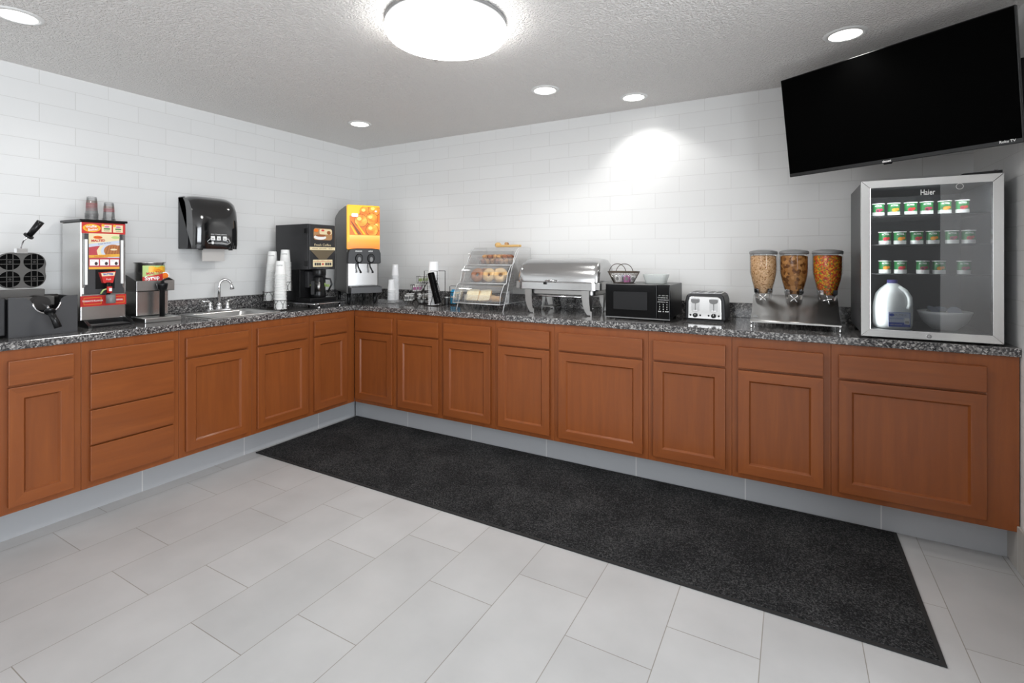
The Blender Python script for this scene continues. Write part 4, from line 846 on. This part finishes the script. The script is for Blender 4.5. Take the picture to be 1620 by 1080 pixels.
b = MB(); b.tube([(-.2, -.155, .118), (.2, -.155, .118)], .005, 'chrome'); b.tube([(-.2, .155, .118), (.2, .155, .118)], .005, 'chrome'); b.tube([(.2, -.155, .118), (.2, .155, .118)], .004, 'chrome'); b.tube([(-.2, -.155, .118), (-.2, .155, .118)], .004, 'chrome'); b.build('crossbar', ch)
for x in (-.12, .17): b = MB(); b.prism([(x-.035, .03), (x+.035, .03), (x+.045, .038), (x-.045, .038)], -.03, .1, 'steel_dark').build('fuel_shelf', ch)

# ------------------------------------------------------------------ microwave
mw = thing('microwave', 'black countertop microwave between the chafing dish and toaster', 'microwave', (2.7845, -.47, CT))
MB().box(-.19, .19, .012, .36, .018, .213, 'black_plastic').build('housing', mw, bevel=.004)
MB().box(-.1915, .118, -.006, .012, .016, .214, 'black_gloss').build('door', mw, bevel=.003); dr = mw.children[-1]
b = MB(); b.prism(rrect(-.142, .062, .062, .168, .004), -.0075, -.006, 'window_dark').build('window', dr)
MB().box(.12, .1915, -.006, .012, .016, .214, 'black_gloss').build('control_panel', mw, bevel=.003); cpn = mw.children[-1]
b = MB()
for r_, t3 in enumerate((('POP', 'PIZZA', 'MUG'), ('POTATO', 'DINNER', 'VEG'), ('TIMER', 'POWER', 'CLOCK'), ('DEFROST', 'COOK', 'ADD'))):
    for c_, t in enumerate(t3): b.text(t, .0062, .134+.0205*c_, .152-.0125*r_, -.006, 'print_white')
for r_, t3 in enumerate((('1', '2', '3'), ('4', '5', '6'), ('7', '8', '9'), ('STOP', '0', 'START'))):
    for c_, t in enumerate(t3): b.text(t, .0085 if len(t) == 1 else .0068, .134+.0205*c_, .1-.0135*r_, -.006, 'print_white', bold=.0003)
b.build('keypad', cpn)
MB().box(-.1915, .1915, -.004, .0, .01, .016, 'grey_plastic').build('bottom_trim', mw)
for x in (-.13, .15):
    for y_ in (.03, .32): MB().cyl((x, y_, 0), .012, .018, 'rubber', n=14).build('foot', mw)

# wire fruit basket on the microwave
wb = thing('wire_basket', 'brown wire basket with two hoop handles and packets on top of the microwave', 'basket', (2.667, -.35, CT+.2135))
b = MB(); NB = 30
def ell(k, r1, r2, z, n=NB): a0 = 2*PI*k/n; return (r1*math.cos(a0), r2*math.sin(a0), z)
for r1, r2, z in ((.064, .042, .003), (.1, .066, .072), (.097, .064, .066)): b.tube([ell(k, r1, r2, z) for k in range(NB)], .002, 'wire_bronze', 6, closed=True)
for k in range(NB*2): b.tube([ell(k, .064, .042, .003, NB*2), ell(k, .1, .066, .07, NB*2)], .0010, 'wire_bronze', 5)
for k in range(-5, 6): w_ = .042*math.sqrt(max(0, 1-(k/6)**2)); b.tube([(k*.0105, -w_, .003), (k*.0105, w_, .003)], .001, 'wire_bronze', 5)
b.build('basket', wb)
for kk in (-2, -1, 0, 1, 2):
    cx = kk*.027; b = MB(); yy = -.062+abs(kk)*.006
    b.tube([(cx+.012*math.cos(t*.5)*(1-t*.06), yy-.004, .048+.012*math.sin(t*.5)*(1-t*.06)) for t in range(0, 13)], .0016, 'chrome', 5); b.build('scroll', wb)
for cx, y_ in ((-.045, .02), (.012, -.02)): b = MB(); b.tube([(cx+.053*math.cos(R(a)), y_, .068+.052*math.sin(R(a))) for a in range(0, 181, 12)], .0022, 'wire_bronze', 6).build('hoop_handle', wb)
for i, (x, y, m_, nm) in enumerate(((-.025, -.015, 'print_white', 'white'), (.03, -.02, 'pink_packet', 'pink'), (-.005, .015, 'pale_blue', 'pale blue'), (.05, .008, 'print_white', 'plain white'))):
    b = MB().box(-.018, .018, -.012, .012, 0, .042, m_); b.disc(0, .022, .011, -.012, 'print_grey'); o = b.build('snack_packet', bevel=.004); tag(o, '%s snack packet inside the wire basket on the microwave' % nm, 'packet'); o.location = (2.667+x, -.35+y, CT+.2195); o.rotation_euler = (0, .1*(i-1.5), .3*(i-1))
gb = thing('frosted_tub', 'frosted square tub of tea packets on the right of the microwave', 'tub', (2.85, -.27, CT+.2135))
q0 = [(p[0], p[1], .0) for p in rrect(-.056, .056, -.045, .045, .012, 3)]; q1 = [(p[0]*1.28, p[1]*1.28, .055) for p in rrect(-.056, .056, -.045, .045, .012, 3)]
n = len(q0); b = MB().add(q0+q1, [(i, (i+1) % n, n+(i+1) % n, n+i) for i in range(n)]+[tuple(range(n-1, -1, -1))], 'frost', False); b.build('tub', gb, solid=.002)
b = MB().box(-.014, .014, -.003, .003, 0, .045, 'white_paper').box(-.01, .01, -.0036, .0036, .02, .032, 'pale_blue'); o = b.build('tea_packet'); tag(o, 'white tea packet standing in the frosted tub', 'packet', 'tea packets in the frosted tub'); o.location = (2.83, -.29, CT+.218)
for k in range(1, 8): dup(o, (2.828+.032*(k % 2)+.003*k, -.292+.011*k, CT+.218), rot=(-.15, random.uniform(-.1, .1), random.uniform(-.2, .2)))

# ------------------------------------------------------------------ toaster
ts = thing('toaster', 'black and chrome four-slice toaster between microwave and cereal dispenser', 'toaster', (3.145, -.225, CT))
pr_ = [(-.113, .008), (.113, .008), (.109, .12), (.1, .153), (.08, .163), (-.08, .163), (-.1, .153), (-.109, .12)]
MB().prism(pr_, -.118, .118, 'black_satin').build('housing', ts, bevel=.01, seg=3)
fp = [(-.092, .016), (.092, .016), (.09, .12), (.084, .138), (.07, .146), (-.07, .146), (-.084, .138), (-.09, .12)]
b = MB().prism(fp, -.128, -.116, 'steel'); fpo = b.build('front_plate', ts, bevel=.003)
for cx in (-.05, .05):
    b = MB(); sl = rrect(cx-.023, cx+.023, .056, .136, .014, 5)
    b.prism(sl, -.1285, -.1278, 'steel_polish'); b.prism([(cx-.019, .06), (cx+.019, .06), (cx+.01, .066), (cx-.01, .066)], -.134, -.128, 'chrome'); b.box(cx-.0015, cx+.0015, -.1292, -.128, .062, .13, 'black_plastic'); b.build('lever_slot', fpo)
    b = MB(); b.prism(arc(cx, .118, .021, 190, 350, 10, .012)+[(cx+.021, .131), (cx-.021, .131)], -.15, -.13, 'grey_plastic'); b.build('lever', ts, bevel=.002)
    b = MB(); b.cyl((cx, -.142, .037), .0125, .015, 'black_plastic', axis='y'); b.box(cx-.001, cx+.001, -.1435, -.142, .037, .048, 'print_white'); b.build('dial', fpo)
    for dx in (-.027, .027): MB().cyl((cx+dx, -.133, .037), .0052, .006, 'black_plastic', axis='y', n=14).build('button', fpo)
b = MB(); b.box(-.088, .088, -.1, .1, .163, .1655, 'steel_polish')
for cx in (-.066, -.026, .026, .066): b.box(cx-.013, cx+.013, -.09, .09, .1655, .1665, 'black_plastic')
b.build('slot_plate', ts)
MB().box(-.1, .1, -.11, .11, .0, .01, 'black_plastic').build('base', ts)

# ------------------------------------------------------------------ cereal dispenser
cd = thing('cereal_dispenser', 'triple cereal dispenser with three clear canisters on a curved steel stand', 'cereal dispenser', (3.596, -.28, CT))
sh_ = [(-.205, .036), (-.19, .042), (-.14, .05), (-.09, .068), (-.04, .1), (.01, .135), (.06, .152), (.1, .158)]
b = MB().grid([[(x, p[0], p[1]) for p in sh_] for x in (-.203, .203)], 'steel_h'); b.build('stand', cd, solid=.003)
b = MB(); b.grid([[(x, p[0], p[1]) for p in ((-.205, .036), (-.207, .03))] for x in (-.203, .203)], 'steel_h'); b.tube([(-.2, -.2, .034), (.2, -.2, .034)], .003, 'chrome'); b.build('front_lip', cd)
MB().box(-.203, .203, .1, .104, .06, .159, 'steel_h').build('back_plate', cd)
b = MB(); b.prism(rrect(-.19, -.17, .056, .064, .002), 0, .0006, 'print_grey'); b.X = Matrix.Translation((0, -.14, 0)); b.build('badge', cd, loc=(0, -.145, -.004))
for x in (-.198, .198):
    for y_ in (-.198, .09): MB().lathe([(.006, 0), (.007, .006), (.0045, .012), (.0045, .02), (.0065, .025), (.0065, .036)], 'chrome', c=(x, y_, 0), n=14).build('foot', cd)
for i, (cx, cm_, nm) in enumerate(((-.150, 'cereal_oat', 'oat'), (0, 'cereal_flake', 'flake'), (.155, 'cereal_fruit', 'fruit'))):
    b = MB().lathe([(.033, .098), (.038, .12), (.043, .165), (.046, .18), (.048, .2), (.059, .25), (.068, .29), (.069, .33), (.069, .392)], 'canister', c=(cx, 0, 0), n=40, close=False); cn = b.build('canister', cd)
    b = MB().lathe([(.0001, .392), (.071, .390), (.072, .394), (.072, .404), (.066, .408), (.03, .415), (.0001, .416)], 'grey_plastic', c=(cx, 0, 0), n=40); b.build('lid', cn)
    b = MB().lathe([(.022, .172), (.03, .19), (.044, .2), (.058, .25), (.0635, .29), (.0645, .33), (.0645, .378), (.05, .384), (.0001, .386)], cm_, c=(cx, 0, 0), n=32); b.build('cereal', cn, kind='stuff', label=('tan puffed oat cereal', 'brown flake cereal', 'red, orange and yellow fruit cereal')[i])
    b = MB()
    for a0, a1 in ((200, 245), (300, 345), (20, 160)):
        pts_ = [R(a0+(a1-a0)*t/8) for t in range(9)]; b.grid([[(cx+r_*math.cos(a), r_*math.sin(a), z) for a in pts_] for r_, z in ((.0375, .168), (.047, .178), (.0485, .200))], 'chrome')
    b.build('collar', cn)
    b = MB(); rot0 = (45, 42, 15)[i]
    for k in range(4):
        a = R(rot0+90*k); b.tube([(cx, -.045, .15), (cx+.024*math.cos(a), -.047, .15+.024*math.sin(a))], [.002, .0033], 'chrome', 8)
    b.tube([(cx, -.02, .15), (cx, -.05, .15)], .003, 'chrome'); b.ball((cx, -.048, .15), .005, 'chrome'); b.build('turn_knob', cn)

# ------------------------------------------------------------------ fridge
FX0, FX1, FY = 3.866, 4.356, -.60
fg = thing('display_fridge', 'small glass-door display fridge with brushed steel frame in the right corner', 'fridge', (FX0, FY, CT))
FW = FX1-FX0; FH = .724
b = MB(); b.box(.004, .024, .035, .5, .02, FH-.004, 'charcoal').box(FW-.024, FW-.004, .035, .5, .02, FH-.004, 'charcoal').box(.024, FW-.024, .035, .5, FH-.026, FH-.004, 'charcoal').box(.024, FW-.024, .035, .5, .02, .035, 'charcoal').box(.004, FW-.004, .5, .505, .02, FH-.004, 'black_plastic'); b.build('cabinet', fg)
b = MB(); b.box(.0245, .027, .04, .498, .0355, FH-.027, 'fridge_inner').box(FW-.027, FW-.0245, .04, .498, .0355, FH-.027, 'fridge_inner').box(.027, FW-.027, .494, .499, .0355, FH-.027, 'fridge_inner').box(.027, FW-.027, .04, .498, .0355, .04, 'fridge_inner').box(.027, FW-.027, .04, .494, FH-.03, FH-.027, 'fridge_inner'); b.build('liner', fg)
x0, x1, z0, z1, f_ = 0, FW, .008, FH, .035
def mitre(b, pa, m):
    b.prism(pa, 0, .033, m)
b = MB(); mitre(b, [(x0, z0), (x0+f_, z0+f_), (x0+f_, z1-f_), (x0, z1)], 'steel'); mitre(b, [(x1, z0), (x1, z1), (x1-f_, z1-f_), (x1-f_, z0+f_)], 'steel')
mitre(b, [(x0, z1), (x0+f_, z1-f_), (x1-f_, z1-f_), (x1, z1)], 'steel'); mitre(b, [(x0, z0), (x1, z0), (x1-f_, z0+f_), (x0+f_, z0+f_)], 'steel'); dr = b.build('door_frame', fg, bevel=.0015)
MB().box(f_-.002, FW-f_+.002, .006, .009, z0+f_-.002, z1-f_+.002, 'fridge_glass').build('door_glass', dr)
b = MB(); b.text('Haier', .034, .242, .658, .0052, 'print_white', w=.05, bold=.0003).build('lettering', dr)
b = MB(); b.tube([(.35+.012*math.cos(R(a)), .005, .677+.012*math.sin(R(a))) for a in range(0, 360, 20)], .0009, 'print_white', 6, closed=True).build('round_sticker', dr)
b = MB().cyl((.246, -.004, .024), .009, .006, 'chrome', axis='y').cyl((.246, -.006, .024), .004, .004, 'steel_dark', axis='y', n=12).build('lock', dr)
MB().box(f_, f_+.005, .0345, .039, z0+f_, z1-f_, 'led').build('light_strip', fg)
for z in (.296, .432, .567): 
    b = MB(); b.box(.028, FW-.028, .06, .49, z-.004, z, 'tray_clear'); b.tube([(.028, .06, z-.002), (FW-.028, .06, z-.002)], .0022, 'black_plastic', 6); b.build('shelf', fg)
b = MB().prism([(FW-.14, FH), (FW-.005, FH), (FW-.005, FH+.012), (FW-.13, FH+.006)], .0, .035, 'black_plastic'); b.cyl((FW-.02, .018, FH), .008, .016, 'chrome', n=12).build('hinge', fg)
for x in (.03, FW-.03):
    for y_ in (.02, .46): MB().cyl((x, y_, 0), .014, .02, 'rubber', n=14).build('foot', fg)
l = bpy.data.lights.new('led_lamp', 'AREA'); l.shape = 'RECTANGLE'; l.size = .012; l.size_y = .6; l.energy = .9; l.color = (.95, 1, 1)
o = bpy.data.objects.new('led_lamp', l); C.objects.link(o); o.parent = fg; o.location = (.05, .045, .36); o.rotation_euler = (R(90), 0, R(-60)); o.rotation_euler = Vector((-.9, -.45, 0)).to_track_quat('Z', 'Y').to_euler()
l = bpy.data.lights.new('shelf_fill', 'AREA'); l.shape = 'RECTANGLE'; l.size = .38; l.size_y = .012; l.energy = 1.5; l.color = (.95, 1, 1)  # added fill under the fridge roof, evens the light over jug and shelves
o = bpy.data.objects.new('shelf_fill', l); C.objects.link(o); o.parent = fg; o.location = (FW/2, .05, FH-.04); o.rotation_euler = (R(22), 0, 0)
# yogurt
def yog(m, m2):
    b = MB().lathe([(.0001, 0), (.021, 0), (.0235, .004), (.0235, .012)], 'white_plastic', n=24); b.lathe([(.0235, .012), (.0228, .056)], 'green', n=24, close=False); b.lathe([(.0232, .0), (.0238, .004), (.0239, .018)], 'white_plastic', n=24, close=False)
    b.lathe([(.0228, .056), (.0252, .0565), (.0255, .0595), (.0001, .0605)], 'white_plastic', n=24)
    q = MB(); q.text('ACTIVIA', .0115, 0, .047, 0, 'print_white', w=.03, bold=.0003); b.add([(.0236*math.sin(p[0]/.0236), -.0236*math.cos(p[0]/.0236), p[2]) for p in q.v], q.f, 'print_white')
    for cx, cz, r, mm_ in ((.0, .0255, .0105, m), (.0125, .029, .0075, m), (-.002, .024, .005, m2)):
        q = [( .0242*math.sin((cx+r*math.cos(2*PI*i/14))/.0242), -.0242*math.cos((cx+r*math.cos(2*PI*i/14))/.0242), cz+r*.8*math.sin(2*PI*i/14)) for i in range(14)]
        b.add(q, [tuple(range(14))], mm_)
    o = b.build('yogurt_cup'); return tag(o, '', 'yogurt')
yb, yp, yr = yog('berry', 'print_dark'), yog('fruit_orange', 'mustard'), yog('fruit_red', 'berry')
NM = {'b': ('blackberry', yb), 'p': ('peach', yp), 'r': ('strawberry', yr)}; used_ = set(); ordn = ('leftmost', 'second from left', 'third from left', 'fourth from left', 'fifth from left', 'sixth and rightmost')
ROWS = ((.567, (3.946, 4.005, 4.068, 4.126, 4.19, 4.251), 'bprbpr', 'top'), (.432, (3.971, 4.028, 4.09, 4.148, 4.215, 4.272), 'rprpbr', 'middle'), (.296, (3.971, 4.03, 4.112, 4.17, 4.256), 'prbpb', 'bottom'))
for z, xs, fl, nm in ROWS:
    for i, (x, c_) in enumerate(zip(xs, fl)):
        pos = ordn[i] if not (nm == 'bottom' and i == 4) else 'fifth and rightmost'
        lab = 'green yogurt cup with %s picture, %s on the fridge %s shelf' % (NM[c_][0], pos, nm); src = NM[c_][1]; p = (x, -.478, CT+z+.0005); rot = (0, 0, R(-4+random.uniform(-5, 5)))
        if c_ not in used_: used_.add(c_); src.location = p; src.rotation_euler = rot; src['label'] = lab; src['group'] = 'yogurt cups in the fridge'
        else: dup(src, p, lab, 'yogurt cups in the fridge', rot)
# milk jug
mj = thing('milk_jug', 'white plastic gallon milk jug with blue label inside the fridge', 'milk jug', (4.0, -.475, CT+.0405), R(8))
secs = [(.0, .062, .06), (.004, .068, .064), (.02, .072, .066), (.095, .073, .067), (.11, .071, .066), (.125, .069, .064), (.16, .062, .06), (.185, .046, .048), (.2, .03, .032), (.207, .02, .02), (.222, .02, .02)]
b = MB(); rows = []
for z, a_, b_ in secs:
    row = []
    for k in range(33):
        t = 2*PI*k/32; c_, s_ = math.cos(t), math.sin(t); e = 3.2 if z < .17 else 2.2; rad = (abs(c_)**e+abs(s_)**e)**(-1/e)
        x, y = a_*c_*rad, b_*s_*rad
        if .1 < z < .19: 
            g_ = math.exp(-((x-.022)/.008)**2)*math.sin(PI*(z-.1)/.09); y += .006*g_ if y < 0 else 0
        row.append((x, y, z))
    rows.append(row)
b.grid(rows, 'milk'); b.add(rows[0][:-1], [tuple(range(31, -1, -1))], 'milk'); b.build('jug', mj)
b = MB(); b.tube([(.016, -.034, .192), (.036, -.048, .176), (.05, -.058, .145), (.05, -.064, .115), (.04, -.062, .095)], [.009, .0095, .010, .010, .007], 'milk', 12); b.build('handle', mj)
MB().lathe([(.021, .21), (.021, .224), (.019, .226), (.0001, .226)], 'navy', n=24).build('cap', mj)
b = MB(); y = -.068; b.box(-.034, .048, y-.001, y+.004, .012, .078, 'pale_blue'); b.box(-.034, .048, y-.0016, y, .012, .032, 'blue'); b.box(.026, .045, y-.0022, y, .024, .052, 'print_white'); b.box(-.034, .048, y-.0014, y, .0765, .078, 'blue').box(-.034, -.032, y-.0014, y, .012, .078, 'blue').box(.0465, .048, y-.0014, y, .012, .078, 'blue')
b.disc(-.022, .066, .009, y-.001, 'blue', .007); b.text('2% MILK', .014, .01, .066, y-.001, 'print_grey'); b.text('REDUCED FAT', .008, -.003, .05, y-.001, 'blue'); b.text('ONE GALLON', .007, -.006, .022, y-.0016, 'print_white')
for k in range(7): b.box(.029+.002*k, .0298+.002*k, y-.0028, y-.002, .028, .04, 'print_dark')
b.build('label', mj)
bw = MB().lathe([(.0001, 0), (.045, 0), (.048, .004), (.052, .006), (.08, .035), (.094, .068), (.1, .082), (.097, .084), (.09, .07), (.075, .038), (.048, .012), (.0001, .01)], 'white_plastic', n=40).build('serving_bowl'); tag(bw, 'white round bowl on the floor of the fridge beside the milk', 'bowl'); bw.location = (4.2, -.425, CT+.0405)
for i, (x, y, rx, nm) in enumerate(((-.05, .0, (.5, .5, 0), 'left'), (-.01, .03, (.3, 0, 0), 'middle'), (.03, -.01, (.9, -.2, .2), 'right'))):
    b = MB().lathe([(.0001, 0), (.018, 0), (.024, .02), (.027, .021)], 'frost', n=20); b.lathe([(.0001, .0215), (.0262, .0215)], 'pale_blue', n=20); o = b.build('portion_cup'); tag(o, '%s clear portion cup in the white bowl inside the fridge' % nm, 'cup'); o.location = (4.2+x, -.425+y, CT+.0405+.072); o.rotation_euler = rx

# ------------------------------------------------------------------ television
tvl = Vector((3.943, -.619, 1.969)); ya, pi_ = -.53, .153
tv = thing('television', 'large black flat television tilted down in the upper right corner', 'television', tvl, rot=(0, 0, 0))
# local -y faces viewer; yaw then pitch forward
tv.rotation_mode = 'QUATERNION'; tv.rotation_quaternion = (Matrix.Rotation(ya, 3, 'Z') @ Matrix.Rotation(pi_, 3, 'X') @ Matrix.Rotation(-.007, 3, 'Y')).to_quaternion()
w2, h2 = .45, .255
MB().box(-w2, w2, 0, .022, -h2, h2, 'bezel').box(-.3, .3, .022, .06, -.2, .1, 'black_plastic').build('body', tv, bevel=.003)
MB().box(-w2+.004, w2-.004, -.0012, .0, -h2+.018, h2-.004, 'screen_black').build('screen', tv)
b = MB(); b.text('element', .014, 0, -h2+.008, -.0003, 'print_white', w=.035, bold=.0006).build('badge', tv)
b = MB(); b.text('Roku TV', .013, w2-.045, -h2+.013, -.0016, 'print_white', bold=.0003).build('badge', tv)
MB().prism([(-.012, -h2-.007), (.012, -h2-.007), (.016, -h2), (-.016, -h2)], .002, .018, 'black_gloss').build('sensor', tv)
mt = thing('wall_mount', 'black articulated television bracket on the right wall', 'bracket', (W, -.60, 1.97))
MB().box(-.012, -.001, -.05, .05, -.12, .12, 'black_plastic').build('wall_plate', mt, bevel=.002)
b = MB(); M0 = Matrix.Translation(tvl) @ tv.rotation_quaternion.to_matrix().to_4x4() @ Matrix.Translation((0, .075, 0)); e = M0.translation-Vector((W, -.60, 1.97))
b.tube([(-.012, 0, .03), (-.1, .1, .03), (e.x+.02, e.y+.02, .03), (e.x, e.y, 0.0)], .014, 'black_plastic', 10); b.tube([(-.012, 0, -.03), (-.1, .1, -.03), (e.x+.02, e.y+.02, -.03), (e.x, e.y, 0.0)], .014, 'black_plastic', 10); b.build('arm', mt)

# ------------------------------------------------------------------ camera
cam = bpy.data.cameras.new('camera'); co = bpy.data.objects.new('camera', cam); C.objects.link(co)
cam.sensor_fit = 'HORIZONTAL'; cam.sensor_width = 36; cam.lens = 785.58/1620*36
cam.shift_x = -(810.09-810)/1620; cam.shift_y = -(540-409.02)/1620
co.location = (3.5881, -3.4038, 1.2797); co.rotation_euler = (R(90), 0, R(29.4389)); cam.clip_start = .02
sc = bpy.context.scene; sc.camera = co
w = bpy.data.worlds.new('world'); sc.world = w; w.use_nodes = True
w.node_tree.nodes['Background'].inputs[0].default_value = (.9, .95, 1, 1); w.node_tree.nodes['Background'].inputs[1].default_value = .5
sc.view_settings.view_transform = 'Standard'; sc.view_settings.look = 'None'; sc.view_settings.gamma = 1; sc.view_settings.use_curve_mapping = False
sc.view_settings.exposure = .12
sc.cycles.use_denoising = True; sc.cycles.max_bounces = 10; sc.cycles.diffuse_bounces = 5; sc.cycles.transparent_max_bounces = 32; sc.cycles.caustics_reflective = False; sc.cycles.caustics_refractive = False; sc.cycles.sample_clamp_indirect = 6
